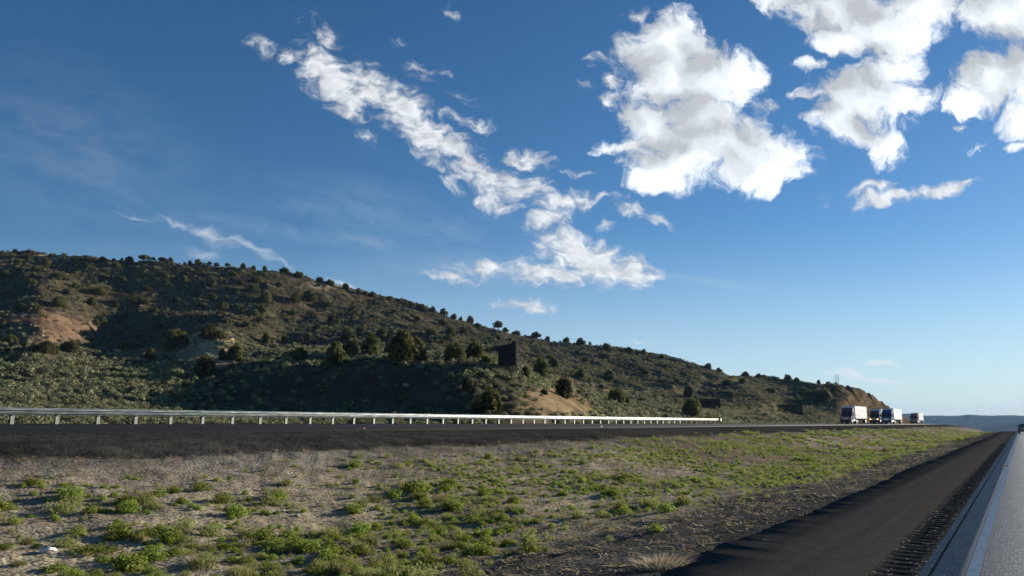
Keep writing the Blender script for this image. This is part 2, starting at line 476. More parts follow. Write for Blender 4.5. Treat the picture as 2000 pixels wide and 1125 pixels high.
MAT_MAROON = paint('maroon_paint', (0.17, 0.03, 0.045))
MAT_REDBR = paint('brick_red_paint', (0.16, 0.025, 0.022))
MAT_BLUE = paint('blue_paint', (0.035, 0.085, 0.16))
MAT_RED = paint('red_paint', (0.38, 0.045, 0.04))
MAT_CARPAINT = paint('slate_paint', (0.05, 0.06, 0.075))
def lit_lamp():
    m, nt, b = M('lit_headlamp')
    b.inputs['Base Color'].default_value = (0.9, 0.7, 0.3, 1)
    b.inputs['Emission Color'].default_value = (1.0, 0.62, 0.16, 1); b.inputs['Emission Strength'].default_value = 3.0
    return m
MAT_LIT = lit_lamp()

def board_mat():
    m, nt, b = M('weathered_boards')
    co = objco(nt, (1, 1, 0.12))
    n = noise(nt, 4, 6, 0.65, co)
    w = nt.nodes.new('ShaderNodeTexNoise'); w.inputs['Scale'].default_value = 1.1; nt.links.new(objco(nt, (1, 1, 0.02)), w.inputs['Vector'])
    c = ramp(nt, n, [(0.3, (0.018, 0.012, 0.010)), (0.7, (0.05, 0.034, 0.027))])
    nt.links.new(c, b.inputs['Base Color']); b.inputs['Roughness'].default_value = 0.9; b.inputs['Specular IOR Level'].default_value = 0.15
    bump(nt, b, n, 0.5, 0.02)
    return m
MAT_BOARD = board_mat()
MAT_TIMBER = simple('sign_timber', (0.10, 0.07, 0.05), 0.85, 0, 0.3, 6)
MAT_BARK = simple('juniper_bark', (0.10, 0.075, 0.055), 0.95, 0, 0.35, 10, 0.1)
MAT_JUN = leafy('juniper_foliage', (0.022, 0.025, 0.007), (0.16, 0.155, 0.036), 0.45)
MAT_SAGE = leafy('sagebrush_leaf', (0.045, 0.044, 0.022), (0.31, 0.30, 0.16), 0.3)
MAT_WEED = leafy('weed_leaf', (0.085, 0.12, 0.016), (0.30, 0.34, 0.065), 0.5)
MAT_WEED2 = leafy('grey_weed_leaf', (0.15, 0.155, 0.05), (0.36, 0.355, 0.125), 0.48)
MAT_STRAW = leafy('dry_straw', (0.20, 0.14, 0.07), (0.52, 0.42, 0.24), 0.3)
MAT_DRYWEED = leafy('dry_weed_stalk', (0.32, 0.25, 0.17), (0.62, 0.52, 0.38), 0.35)
MAT_ROCK = simple('sandstone', (0.36, 0.28, 0.19), 0.9, 0, 0.25, 3, 0.2)
MAT_ROCKW = simple('pale_stone', (0.62, 0.60, 0.55), 0.8, 0, 0.15, 6, 0.2)
MAT_PEB = simple('gravel_stone', (0.24, 0.20, 0.165), 0.9, 0, 0.4, 4, 0.2)
MAT_LITTER = simple('white_litter', (0.75, 0.75, 0.73), 0.5, 0, 0.1, 9)
MAT_GREYPOLE = simple('grey_pole', (0.32, 0.32, 0.31), 0.6, 0.2, 0.15, 4)
MAT_DARKPOLE = simple('dark_pole', (0.07, 0.065, 0.06), 0.7, 0.1, 0.2, 4)
MAT_PALEWALL = simple('pale_wall', (0.75, 0.73, 0.68), 0.7, 0, 0.08, 1)

# ------------------------------------------------------------------ terrain sheet
def soil_colours():
    D = -GX; R = np.hypot(GX, GY)
    def c(r, g, b): return np.array([r, g, b])[None, None, :]
    n1 = fbm(GX / 6, GY / 9, 101, 4)[..., None]; n2 = fbm(GX / 22, GY / 22, 102, 4)[..., None]; n3 = fbm(GX / 1.6, GY / 2.6, 103, 4)[..., None]
    C = np.broadcast_to(c(0.165, 0.125, 0.085), (*GX.shape, 3)).copy()
    def over(mask, col):
        nonlocal C
        m = np.clip(mask, 0, 1); m = m[..., None] if m.ndim == 2 else m
        C = C * (1 - m) + col * m
    # median: pinkish brown soil, grey gravel by the shoulder, dark millings on the far bank
    med = (D > 0) & (D < 30) & (R < 900)
    over(med * 1.0, c(0.225, 0.187, 0.137))
    over(med * sst(0.02, 0.25, n1[..., 0] + 0.4 * n3[..., 0]), c(0.275, 0.232, 0.158))
    over(med * sst(0.05, 0.3, n2[..., 0]) * 0.8, c(0.16, 0.12, 0.092))
    over(med * (1 - sst(5.4, 6.6, D + 2.0 * n1[..., 0] + .8 * n3[..., 0])) * 0.9, c(0.066, 0.062, 0.056))
    over(med * sst(5.6, 6.3, D + 1.5 * n1[..., 0]) * (1 - sst(6.6, 8.0, D + 1.5 * n1[..., 0])) * sst(-.2, .3, n3[..., 0]) * .7, c(0.23, 0.20, 0.13))
    over(med * (1 - sst(3.5, 4.5, D + 1.0 * n3[..., 0])) * .75, c(0.046, 0.044, 0.041))
    over(med * (1 - sst(3.6, 4.1, D)) * sst(0.12, 0.4, n3[..., 0]) * .6, c(0.17, 0.145, 0.09))
    over(med * sst(16.0, 18.2, D + 1.5 * n1[..., 0]) * 0.7, c(0.125, 0.11, 0.098))
    over(med * sst(18.8, 19.6, D + 1.0 * n1[..., 0]), c(0.042, 0.038, 0.033))
    # the hillside
    hill = sst(38, 42, D) * (R < 900)
    over(hill, c(0.062, 0.050, 0.031)); over(hill * sst(950, 1150, to_px(GX, GY, HZ)[0]), c(0.074, 0.067, 0.039))
    over(hill * sst(-0.1, 0.35, n2[..., 0]) * 0.8, c(0.06, 0.052, 0.030))
    over(hill * sst(0.0, 0.3, n1[..., 0]) * 0.6, c(0.082, 0.066, 0.042))
    px, py, _ = to_px(GX, GY, HZ)
    def spot(x, y, rx, ry, k=1.0):
        d = np.hypot((px - x) / rx, (py - y) / ry) + 0.7 * n1[..., 0] + 0.5 * n3[..., 0]
        return hill * (1 - sst(0.55, 1.1, d)) * k
    over(spot(85, 640, 95, 48), c(0.15, 0.095, 0.06))
    over(spot(400, 682, 72, 52), c(0.33, 0.24, 0.145))
    over(spot(300, 690, 80, 22, .7), c(0.20, 0.13, 0.08))
    over(spot(1100, 782, 95, 40), c(0.21, 0.145, 0.085))
    over(spot(1440, 803, 170, 20, .8), c(0.15, 0.135, 0.07))
    over(spot(1015, 722, 40, 12, .8), c(0.26, 0.175, 0.11))
    over(spot(850, 755, 75, 45, .9) * (1 - sst(16, 26, np.abs((px - 850) + (py - 755) * 1.25))), c(0.10, 0.07, 0.044))
    over(spot(600, 760, 280, 50, .7), c(0.062, 0.044, 0.030))
    over(spot(1250, 806, 170, 16, .7), c(0.24, 0.21, 0.11))
    over(spot(1400, 740, 60, 12, .5), c(0.20, 0.165, 0.09))
    over(spot(1290, 765, 110, 12, .6), c(0.20, 0.165, 0.09))
    over(spot(110, 500, 40, 10), c(0.32, 0.25, 0.15))
    over(spot(640, 558, 90, 9, .7), c(0.24, 0.19, 0.12))
    bl = hill * sst(1618, 1650, px + 14 * n1[..., 0])
    over(bl, c(0.105, 0.070, 0.039))
    over(bl * sst(0.0, 0.3, fbm(px / 9 + py / 14, py / 60, 9, 3)), c(0.155, 0.108, 0.060))
    over((D < 0) & (D > -8.2) & (R < 900), c(0.05, 0.05, 0.05))
    far = sst(600, 1500, R)
    over(far, c(0.022, 0.024, 0.018)); over(far * sst(-.05, .25, fbm(GX / 160, GY / 420, 12)), c(0.04, 0.04, 0.03))
    return C
def build_terrain():
    V = np.stack([GX, GY, HZ], -1).reshape(-1, 3)
    i, j = np.meshgrid(np.arange(NP_ - 1), np.arange(NR - 1), indexing='ij')
    a = i * NR + j
    F = np.stack([a, a + 1, a + NR + 1, a + NR], -1).reshape(-1, 4)[:, ::-1]
    me = np_mesh('terrain', V, F, MAT_SOIL, True)
    vcol(me, 'soil', soil_colours().reshape(-1, 3))
    o = link('terrain', me); o['kind'] = 'structure'
build_terrain()

# ------------------------------------------------------------------ roads
def strip(name, D0, D1, ys, zf, mat, dz=0.0, nx=2, skirt=True, kind='structure'):
    Ds = np.linspace(D0, D1, nx)
    V = []; n = len(ys)
    for d in Ds:
        V.append(np.stack([np.full(n, -d), ys, zf(ys, d) + dz], -1))
    if skirt:
        lo = V[0].copy(); lo[:, 2] -= 0.16; hi = V[-1].copy(); hi[:, 2] -= 0.16
        V = [lo] + V + [hi]
    k = len(V); V = np.concatenate(V)
    i, j = np.meshgrid(np.arange(k - 1), np.arange(n - 1), indexing='ij'); a = i * n + j
    F = np.stack([a, a + 1, a + n + 1, a + n], -1).reshape(-1, 4)
    o = link(name, np_mesh(name, V, F, mat, False)); o['kind'] = kind
    return o
YS = np.concatenate([np.arange(-60, 60, 1.0), np.arange(60, 420, 2.0), np.arange(420, 1400, 10.0)])
zo = lambda y, d: Zown(y)
zl = lambda y, d: Zopp(y, d)
strip('road', 1.075, -7.6, YS, zo, MAT_LANE, 0, 8)
# ragged outer edge of the shoulder
def shoulder():
    ys = np.concatenate([np.arange(-20, 60, 0.25), np.arange(60, 1400, 2.0)])
    e = D_EDGE + 0.16 * fbm(ys / 2.5, ys * 0, 201, 4) + 0.09 * fbm(ys / 0.4, ys * 0, 202, 3)
    cols = [np.full(len(ys), 1.525), np.full(len(ys), 2.4), e, e + 0.05]
    zz = [Zown(ys), Zown(ys), Zown(ys), Zown(ys) - 0.16]
    n = len(ys); V = np.concatenate([np.stack([-c, ys, z], -1) for c, z in zip(cols, zz)])
    i, j = np.meshgrid(np.arange(3), np.arange(n - 1), indexing='ij'); a = i * n + j
    F = np.stack([a, a + 1, a + n + 1, a + n], -1).reshape(-1, 4)[:, ::-1]
    o = link('shoulder', np_mesh('shoulder', V, F[:, ::-1], MAT_SHO)); o['kind'] = 'structure'
shoulder()
def rumble():
    """milled grooves every 30 cm"""
    ys = np.concatenate([np.arange(-6, 70, 0.03), np.arange(70, 1400, 1.5)])
    ds = np.array([1.075, 1.10, 1.13, 1.19, 1.3, 1.41, 1.47, 1.50, 1.525])
    ac = np.array([0, 0.1, 0.45, .9, 1, .9, .45, .1, 0])
    ph = (ys % 0.30) / 0.30
    g = np.where(ys < 70, np.clip(1 - ((ph - 0.5) / 0.33) ** 2, 0, 1) ** 0.5, 0.05)
    V = []
    for d, a in zip(ds, ac):
        V.append(np.stack([np.full(len(ys), -d), ys, Zown(ys) - 0.020 * g * a - 0.004 * a * (fbm(ys / 0.05, ys * 0 + d * 30, 7, 2)) * (ys < 70)], -1))
    n = len(ys); V = np.concatenate(V)
    i, j = np.meshgrid(np.arange(len(ds) - 1), np.arange(n - 1), indexing='ij'); a = i * n + j
    F = np.stack([a, a + 1, a + n + 1, a + n], -1).reshape(-1, 4)
    o = link('rumble_strip', np_mesh('rumble_strip', V, F, MAT_RUM)); o['kind'] = 'structure'
rumble()
strip('edge_line', 0.65, 0.53, YS, zo, MAT_LINE, 0.005, 2, False)
strip('pavement_joint', 0.985, 0.965, YS, lambda y, d: Zown(y), MAT_TAR, 0.004, 2, False)
strip('opposite_road', D_OPP1, D_OPP0, YS, zl, MAT_OPP, 0, 4)

def patch_tris(o): return o
# ------------------------------------------------------------------ plants
def leaf_cloud(rng, P, Nrm, size, aspect=1.6, jit=0.6):
    """one leaf-sized quad at every point, turned roughly along its normal"""
    n = len(P)
    nn = Nrm + rng.normal(0, jit, (n, 3)); nn /= np.linalg.norm(nn, axis=1, keepdims=True) + 1e-9
    t = np.cross(nn, rng.normal(0, 1, (n, 3))); t /= np.linalg.norm(t, axis=1, keepdims=True) + 1e-9
    b = np.cross(nn, t)
    s = size * rng.uniform(0.6, 1.4, (n, 1))
    a, c = t * s * aspect / 2, b * s / 2
    V = np.stack([P - a - c * .35, P + a * .2 - c, P + a, P - a * .1 + c], 1).reshape(-1, 3)
    F = np.arange(4 * n).reshape(-1, 4)
    return V, F

def crown_arrays(rng, lobes, per, size, tone=(0.2, 0.8), inner=0.35):
    """uneven crown: lobes = (x, y, z, rx, rz); leaves sit through the outer part of every lobe"""
    VV, FF, TT, o = [], [], [], 0
    for (x, y, z, rx, rz) in lobes:
        k = max(8, int(per * (rx * rx * rz) ** 0.62))
        d = rng.normal(0, 1, (k, 3)); d /= np.linalg.norm(d, axis=1, keepdims=True)
        r = 1 - inner * rng.random((k, 1)) ** 1.5
        P = np.array([x, y, z]) + d * r * np.array([rx, rx, rz])
        keep = P[:, 2] > 0.02; P, d = P[keep], d[keep]
        V, F = leaf_cloud(rng, P, d * np.array([1, 1, rx / rz]), size)
        t = np.clip(rng.uniform(*tone) + rng.normal(0, 0.16, len(P)), 0, 1)
        VV.append(V); FF.append(F + o); TT.append(np.repeat(t, 4)); o += len(V)
    return np.concatenate(VV), np.concatenate(FF), np.concatenate(TT)

def juniper_meshes(seed, w, h, trunk_h, n_lobes, per=330, size=0.20):
    """crown of width w and height h (m) on a short twisted trunk with limbs"""
    rng = np.random.default_rng(seed)
    lobes = []
    for k in range(n_lobes):
        a = k * 2.399 + rng.uniform(-.5, .5); q = math.sqrt((k + 0.5) / n_lobes)
        rr = (w / 2) * 0.72 * q * rng.uniform(0.6, 1.2)
        top = h * (1 - 0.42 * q ** 1.6) * rng.uniform(0.66, 1.06)
        rx = w * rng.uniform(0.12, 0.24); rz = rx * rng.uniform(0.8, 1.35)
        zz = max(trunk_h + rz * 0.55, top - rz)
        lobes.append((rr * math.cos(a), rr * math.sin(a), zz, rx, rz))
        if zz - rz > trunk_h + 0.25:
            lobes.append((rr * math.cos(a) * 1.06, rr * math.sin(a) * 1.06, (trunk_h + zz - rz * .3) / 2, rx * rng.uniform(.85, 1.1), max(.3, (zz - trunk_h) * 0.55)))
    V, F, T = crown_arrays(rng, lobes, per, size)
    me = np_mesh('crown', V, F, MAT_JUN); vfloat(me, 'tint', T)
    tb = MB()
    r0 = 0.05 * w ** 0.6 + 0.05
    lean = rng.uniform(-.15, .15, 2) * w
    tb.tube([(0, 0, -0.35), (lean[0] * .2, lean[1] * .2, h * .12), (lean[0] * .6, lean[1] * .6, h * .35), (lean[0], lean[1], h * .62)], [r0 * 1.3, r0, r0 * .7, r0 * .25], 7)
    for k in range(5):
        a = k * 1.257 + rng.uniform(-.4, .4); L = lobes[(k * 2) % len(lobes)]
        z0 = h * rng.uniform(0.08, 0.3)
        tb.tube([(lean[0] * .2, lean[1] * .2, z0), (L[0] * .45, L[1] * .45, z0 + (L[2] - z0) * .45), (L[0] * .9, L[1] * .9, L[2])], [r0 * .55, r0 * .38, r0 * .12], 5)
    return me, tb.mesh('trunk', MAT_BARK)
JUN = {  # style -> (crown, trunk, width, height) of the model
    'round': [(*juniper_meshes(100 + k, 4.0, 3.2, 0.0, 13), 4.0, 3.2) for k in range(4)],
    'wide': [(*juniper_meshes(120 + k, 5.6, 2.6, 0.0, 17), 5.6, 2.6) for k in range(3)],
    'upright': [(*juniper_meshes(140 + k, 2.6, 4.0, 0.0, 11), 2.6, 4.0) for k in range(3)],
    'stemmed': [(*juniper_meshes(160 + k, 3.6, 3.6, 1.1, 12), 3.6, 3.6) for k in range(3)],
}
def style_of(w, h, stem):
    if stem: return 'stemmed'
    q = w / h
    return 'wide' if q > 1.5 else 'upright' if q < 0.85 else 'round'
TREE_XY = []
def juniper(x, yb, w, h, label, group=None, stem=False, sink=0.12):
    """w, h and the foot are read off the photograph in pixels, then turned into metres where the sight line lands"""
    p, r = hit(x, yb)
    s = pxm(r, x)
    W_, H_ = w / s, h / s
    crown, trunk, mw, mh = random.choice(JUN[style_of(w, h, stem)])
    o = empty('juniper_tree', (p.x, p.y, p.z - sink), random.uniform(0, 6.28), label, 'tree', group)
    o.scale = (W_ / mw * 1.08, W_ / mw * 1.08, H_ / mh * 1.06)
    link('crown', crown, o); link('trunk', trunk, o)
    TREE_XY.append((p.x, p.y, W_))
    return o

G_RIDGE, G_SLOPE, G_FOOT = 'junipers on the ridge skyline', 'junipers scattered over the hillside', 'junipers on the lower slope'
NAMED = [
 (342,682,58,40,'large rounded olive green juniper at the left end of the tan rocky patch'),
 (412,663,46,32,'broad dark juniper at the top of the tan rocky patch'),
 (458,703,36,38,'bushy juniper at the right end of the tan rocky patch',),
 (400,732,46,42,'tall sunlit yellow green juniper at the foot of the tan rocky patch'),
 (434,704,15,26,'small narrow juniper between two bushy ones at the right of the tan rocky patch'),
 (294,701,22,22,'small yellowish juniper left of the large one on the tan rocky patch'),
 (115,600,36,24,'dark rounded juniper on top of the red earth bump'),
 (40,609,26,18,'low juniper at the left end of the red earth bump'),
 (70,606,14,18,'small upright juniper between two bushes on top of the red earth bump'),
 (135,687,36,26,'juniper below the right end of the red earth bump'),
 (88,691,52,24,'wide low grey green juniper below the red earth bump'),
 (195,632,22,20,'juniper standing alone right of the red earth bump'),
 (255,682,56,18,'low black green juniper in the shaded gully between the red and tan patches'),
 (655,716,42,46,'dark shrubby juniper at the left end of the row above the dark bank'),
 (684,694,32,30,'juniper just behind the left end of the row above the dark bank'),
 (725,693,36,46,'tall bushy juniper second in the row above the dark bank'),
 (760,692,22,22,'small juniper in the gap of the row above the dark bank'),
 (786,705,56,58,'tallest dark juniper in the middle of the row above the dark bank'),
 (812,700,40,42,'juniper growing against the right side of the tallest one above the dark bank'),
 (888,705,44,38,'wide dark juniper near the right end of the row above the dark bank'),
 (926,702,42,38,'juniper at the right end of the row left of the tall billboard'),
 (950,714,34,24,'black green shrub juniper close left of the tall billboard'),
 (604,588,26,24,'pale green juniper high on the ridge slope, leftmost of two close together'),
 (577,592,26,22,'dark juniper high on the ridge slope beside a paler one'),
 (652,634,22,26,'upright dark juniper alone on the middle slope'),
 (973,641,19,21,'open juniper with visible trunks, tallest on the right half of the skyline'),
 (1057,737,32,44,'tall dark juniper right of the tall billboard'),
 (1080,718,24,26,'juniper behind the tall one right of the billboard'),
 (1026,737,17,26,'thin juniper close to the right edge of the tall billboard'),
 (1102,777,36,46,'large dark juniper at the top of the tan cut bank'),
 (1204,788,36,34,'rounded dark juniper alone on the low slope right of the tan cut bank'),
 (1222,789,16,18,'small juniper against the right side of a rounded one on the low slope'),
 (915,763,24,32,'dark juniper on the side of the mound below the row'),
 (955,802,54,52,'biggest dark juniper on the mound just behind the guardrail'),
 (1346,776,22,26,'dark juniper uphill from the half hidden billboard'),
 (1352,813,46,36,'wide black green juniper standing in front of the half hidden billboard'),
 (1253,784,20,9,'low dark bush juniper lying flat on the open slope'),
 (1135,738,20,22,'mid sized juniper alone on the slope right of the billboard mound'),
 (1600,786,52,30,'wide dark juniper filling the hollow left of the bare bluff'),
 (1622,768,36,22,'dark juniper at the head of the hollow left of the bare bluff'),
 (1697,775,6,6,'tiny juniper on the edge of the bare bluff'),
]
for q in NAMED:
    k = 1.08 if 'dark bank' in q[4] else 1.0
    juniper(q[0], q[1], q[2] * k, q[3] * k, q[4], 'junipers on the hill', stem='visible trunks' in q[4])
RIDGE = [(30,488,12,6),(62,494,10,6),(100,500,14,6),(148,507,10,5),(172,508,12,6),(200,508,16,8),(222,508,10,5),(238,505,7,6),(253,506,17,10),(282,506,23,13,1),(299,506,9,9,1),(318,508,21,10,1),(333,509,12,8),(371,512,9,7),(387,514,15,11),(409,517,10,9,1),(423,518,12,11,1),(444,518,10,10,1),(475,521,12,9),(495,523,11,8),(517,526,11,10),(555,531,19,10),(583,540,21,11),(625,548,16,8),(644,555,18,9),(675,563,13,12),(700,571,12,10),(712,574,12,8),(727,578,15,10),(760,586,12,9),(780,590,9,9,1),(803,597,13,9),(823,602,15,10),(845,608,13,11),(866,613,16,12),(886,618,13,11),(900,622,9,8),(918,628,16,13),(987,644,14,8),(1008,650,18,9),(1047,656,19,11),(1069,660,12,9),(1106,666,17,11),(1134,671,19,12),(1152,674,6,8,1),(1185,681,22,13),(1228,686,17,9),(1257,689,12,9),(1292,697,14,7),(1383,719,19,11),(1404,724,12,6),(1456,734,16,9),(1482,737,15,8),(1492,738,13,7),(1514,740,10,5),(1539,742,19,12),(1556,744,12,7),(1599,748,8,9),(1617,750,9,6)]
for q in RIDGE:
    juniper(q[0], q[1] + 2, q[2], q[3] + 2, ('small long stemmed juniper silhouetted on the ridge skyline' if len(q) > 4 else 'small dark juniper silhouetted along the ridge skyline'),
            ('long stemmed junipers on the skyline' if len(q) > 4 else G_RIDGE), stem=len(q) > 4)
SLOPE = [(33,520,15,20),(55,508,20,14),(90,520,22,16),(60,560,24,16),(20,575,18,14),(148,562,18,14),(178,597,18,18),(190,575,40,14),(235,550,20,14),(205,545,18,10),(285,568,22,10),(270,592,38,14),(360,552,20,15),(318,540,24,10),(415,556,16,12),(460,574,18,12),(455,540,18,10),(500,552,22,14),(520,592,30,26),(545,560,18,12),(470,555,16,9),(520,672,24,26),(585,702,34,24),(556,672,16,20),(601,668,16,20),(620,642,16,12),(680,662,32,24),(705,650,20,14),(745,657,22,18),(842,652,18,12),(865,636,20,14),(880,657,22,20),(906,653,14,18),(640,600,20,12),(690,605,14,10),(770,612,14,10),(815,628,16,12),(560,630,18,12),(480,640,20,14),(495,618,22,16),(508,630,16,14),(1160,732,20,18),(1190,742,26,20),(1230,727,18,14),(1258,732,18,18),(1286,742,16,12),(1322,749,16,12),(1366,760,16,14),(1180,700,26,12),(1210,704,20,10),(1145,706,16,9),(1095,690,18,10),(1075,700,14,10),(974,664,16,12),(1005,672,14,9),(1395,735,18,12),(1420,752,20,12),(1330,735,14,9),(1450,748,16,12),(1480,760,18,10),(1505,768,22,12),(1538,764,22,12),(1570,770,22,14),(1552,782,20,10),(1430,775,16,10),(1460,790,20,8),(1050,700,14,8),(10,540,20,14),(110,545,22,14),(130,575,16,12),(345,590,16,10),(300,610,20,10),(240,625,22,12),(160,655,14,12),(20,670,24,18),(5,640,20,16),(230,655,18,10),(310,640,20,10),(370,620,18,10),(395,600,16,9),(430,615,16,10),(1062,770,16,12),(900,800,16,10),(1130,800,18,12),(1175,760,14,10),(1290,785,16,9)]
for k, q in enumerate(SLOPE):
    if q[0] > 1085 and k % 2: continue
    juniper(*q, 'small dark juniper among the many dotted over the hillside', G_SLOPE)
n_auto = 0; tries = 0
while n_auto < 40 and tries < 4000:
    tries += 1
    x = random.uniform(-60, 1000); top = np.interp(x, [p[0] for p in L_E], [p[1] for p in L_E])
    y = top + 8 + (random.random() ** 1.6) * np.interp(x, [0, 600, 1000, 1600], [150, 110, 90, 40])
    p, r = hit(x, y)
    if p.x > -45 or any((p.x - a) ** 2 + (p.y - b) ** 2 < (3.2 + c * .6) ** 2 for a, b, c in TREE_XY): continue
    if vnoise(np.array([p.x / 30]), np.array([p.y / 30]), 88)[0] < -0.12: continue
    s = pxm(r, x); h = random.uniform(1.3, 3.0) * s * random.uniform(.7, 1)
    juniper(x, y, h * random.uniform(0.9, 1.7), h, 'small dark juniper among the many dotted over the hillside', G_SLOPE)
    n_auto += 1

def one_piece(arr, k=0.18):
    """drops stray leaves that float apart from the rest of the plant"""
    V, F, T = arr
    n = len(V) // 4; B = V[:n * 4].reshape(n, 4, 3); lo, hi = B.min(1), B.max(1); size = (hi - lo).max(1)
    near = np.zeros((n, n), bool)
    for i in range(n):
        g = np.maximum(0, np.maximum(lo[i] - hi, lo - hi[i])); near[i] = np.sqrt((g ** 2).sum(1)) <= k * np.maximum(size[i], size)
    seen = np.zeros(n, bool); best = None
    while not seen.all():
        cur = np.zeros(n, bool); cur[np.argmax(~seen)] = True; front = cur.copy()
        while front.any():
            nxt = near[front].any(0) & ~cur; cur |= nxt; front = nxt
        seen |= cur
        if best is None or cur.sum() > best.sum(): best = cur
    keep = np.repeat(best, 4)
    return V[:n * 4][keep], np.arange(keep.sum()).reshape(-1, 4), T[:n * 4][keep]
# ---- sagebrush: grey green hemispherical bushes
def bush_arrays(seed, n_lobes, per, size):
    rng = np.random.default_rng(seed); lobes = []
    for k in range(n_lobes):
        a = k * 2.4 + rng.uniform(-.5, .5); q = math.sqrt(k / n_lobes)
        rx = rng.uniform(.2, .32)
        lobes.append((.34 * q * math.cos(a), .34 * q * math.sin(a), .42 * (1 - .5 * q) * rng.uniform(.7, 1.1), rx, rx * rng.uniform(.8, 1.2)))
    V, F, T = crown_arrays(rng, lobes, per, size, (0.15, 0.85), 0.45)
    sv, sf = [], []
    for k, (x, y, z, rx, rz) in enumerate(lobes):          # woody stems from the root to every lobe
        o = len(V) + len(sv); w = 0.012
        sv += [(-w, 0, -.03), (w, 0, -.03), (x + w * .4, y, z), (x - w * .4, y, z), (0, -w, -.03), (0, w, -.03), (x, y + w * .4, z), (x, y - w * .4, z)]
        sf += [(o, o + 1, o + 2, o + 3), (o + 4, o + 5, o + 6, o + 7)]
        for q in range(4):
            d = rng.normal(0, 1, 3); d[2] = abs(d[2]) * .6 - .1; d = d / np.linalg.norm(d) * rx * 1.1; o = len(V) + len(sv)
            sv += [(x - w * .3, y, z), (x + w * .3, y, z), (x + d[0] + w * .1, y + d[1], z + d[2]), (x + d[0] - w * .1, y + d[1], z + d[2])]
            sf += [(o, o + 1, o + 2, o + 3)]
    return np.concatenate([V, np.array(sv)]), np.concatenate([F, np.array(sf)]), np.concatenate([T, np.zeros(len(sv))])
SAGE_NEAR = [bush_arrays(300 + k, 7, 560, 0.075) for k in range(5)]
SAGE_MID = [bush_arrays(320 + k, 5, 230, 0.12) for k in range(6)]
SAGE_FAR = [bush_arrays(340 + k, 4, 110, 0.19) for k in range(6)]

def scatter_pts(n, rmin, rmax, dens_fn, pmin=-75.5, pmax=2.0):
    r = np.sqrt(RNG.uniform(rmin ** 2, rmax ** 2, n)); p = np.radians(RNG.uniform(pmin, pmax, n))
    x, y = r * np.sin(p), r * np.cos(p)
    k = RNG.random(n) < dens_fn(x, y)
    return x[k], y[k]
def joined(name, X, Y, S, kinds, mat, label, cat, sink=0.05, flat=(0.75, 1.1)):
    """many small plants in one countless mass"""
    VV, FF, TT, o = [], [], [], 0
    Z = ground(X, Y)
    pick = RNG.integers(0, len(kinds), len(X)); rot = RNG.uniform(0, 6.283, len(X))
    tn = RNG.normal(0, 0.16, len(X)); hz = RNG.uniform(*flat, len(X))
    for k, (V, F, T) in enumerate(kinds):
        m = np.where(pick == k)[0]
        if not len(m): continue
        c, s = np.cos(rot[m])[:, None], np.sin(rot[m])[:, None]
        sc = S[m][:, None]
        vx = (V[None, :, 0] * c - V[None, :, 1] * s) * sc + X[m][:, None]
        vy = (V[None, :, 0] * s + V[None, :, 1] * c) * sc + Y[m][:, None]
        vz = V[None, :, 2] * sc * hz[m][:, None] + Z[m][:, None] - sink * sc
        P = np.stack([vx, vy, vz], -1).reshape(-1, 3)
        f = (F[None] + (np.arange(len(m)) * len(V))[:, None, None]).reshape(-1, F.shape[1]) + o
        VV.append(P); FF.append(f); TT.append(np.clip(T[None] + tn[m][:, None], 0, 1).ravel()); o += len(P)
    me = np_mesh(name, np.concatenate(VV), np.concatenate(FF), mat); vfloat(me, 'tint', np.concatenate(TT))
    return tag(link(name, me), label, cat, None, 'stuff')

def sage_density(x, y):
    D = -x; px, py, d = to_px(x, y, ground(x, y))
    n = vnoise(x / 11, y / 11, 401) + 0.6 * vnoise(x / 4, y / 4, 402)
    base = 0.75 + 0.7 * n
    lush = np.exp(-((px - 120) / 330) ** 2 - ((py - 775) / 45) ** 2) + np.exp(-((px - 560) / 110) ** 2 - ((py - 660) / 40) ** 2) + 0.7 * np.exp(-((px - 1040) / 90) ** 2 - ((py - 760) / 45) ** 2)
    base = base + 0.9 * lush
    bare = (np.exp(-((px - 85) / 75) ** 2 - ((py - 640) / 36) ** 2) + np.exp(-((px - 395) / 50) ** 2 - ((py - 688) / 34) ** 2)
            + 1.2 * np.exp(-((px - 1100) / 75) ** 2 - ((py - 782) / 32) ** 2) + .6 * np.exp(-((px - 1430) / 150) ** 2 - ((py - 808) / 16) ** 2) + 0.85 * np.exp(-((px - 600) / 220) ** 4 - ((py - 755) / 42) ** 4)
            + np.exp(-(((px - 850) + (py - 755) * 1.25) / 24) ** 2 - ((py - 755) / 45) ** 2))
    base = base * np.clip(1 - bare, 0.05, 1)
    base = np.where(px > 1632, base * 0.12, base)
    return np.where((D > 40.5) & (px > -120) & (px < 1790), base, 0)
# nearest bushes are things of their own
sx, sy = scatter_pts(5200, 42, 92, lambda x, y: sage_density(x, y) * 0.75)
px_, py_, pd_ = to_px(sx, sy, ground(sx, sy))
ok = (px_ > -10) & (px_ < 1250); sx, sy, pd_, px_ = sx[ok], sy[ok], pd_[ok], px_[ok]
ss = RNG.uniform(0.55, 1.25, len(sx))
big = np.argsort(-(ss / pd_))[:240]; rest = np.setdiff1d(np.arange(len(sx)), big)
sage_me = []
for V, F, T in SAGE_NEAR:
    V, F, T = one_piece((V, F, T))
    me = np_mesh('sagebrush', V, F, MAT_SAGE); vfloat(me, 'tint', T); sage_me.append(me)
for i in big:
    o = link('sagebrush', random.choice(sage_me)); o.location = (sx[i], sy[i], float(ground(sx[i], sy[i])) - .05)
    o.rotation_euler = (0, 0, random.uniform(0, 6.28)); s = float(ss[i]); o.scale = (s, s, s * random.uniform(.75, 1.05))
    tag(o, 'grey green sagebrush bush in the belt just behind the guardrail', 'shrub', 'sagebrush behind the guardrail')
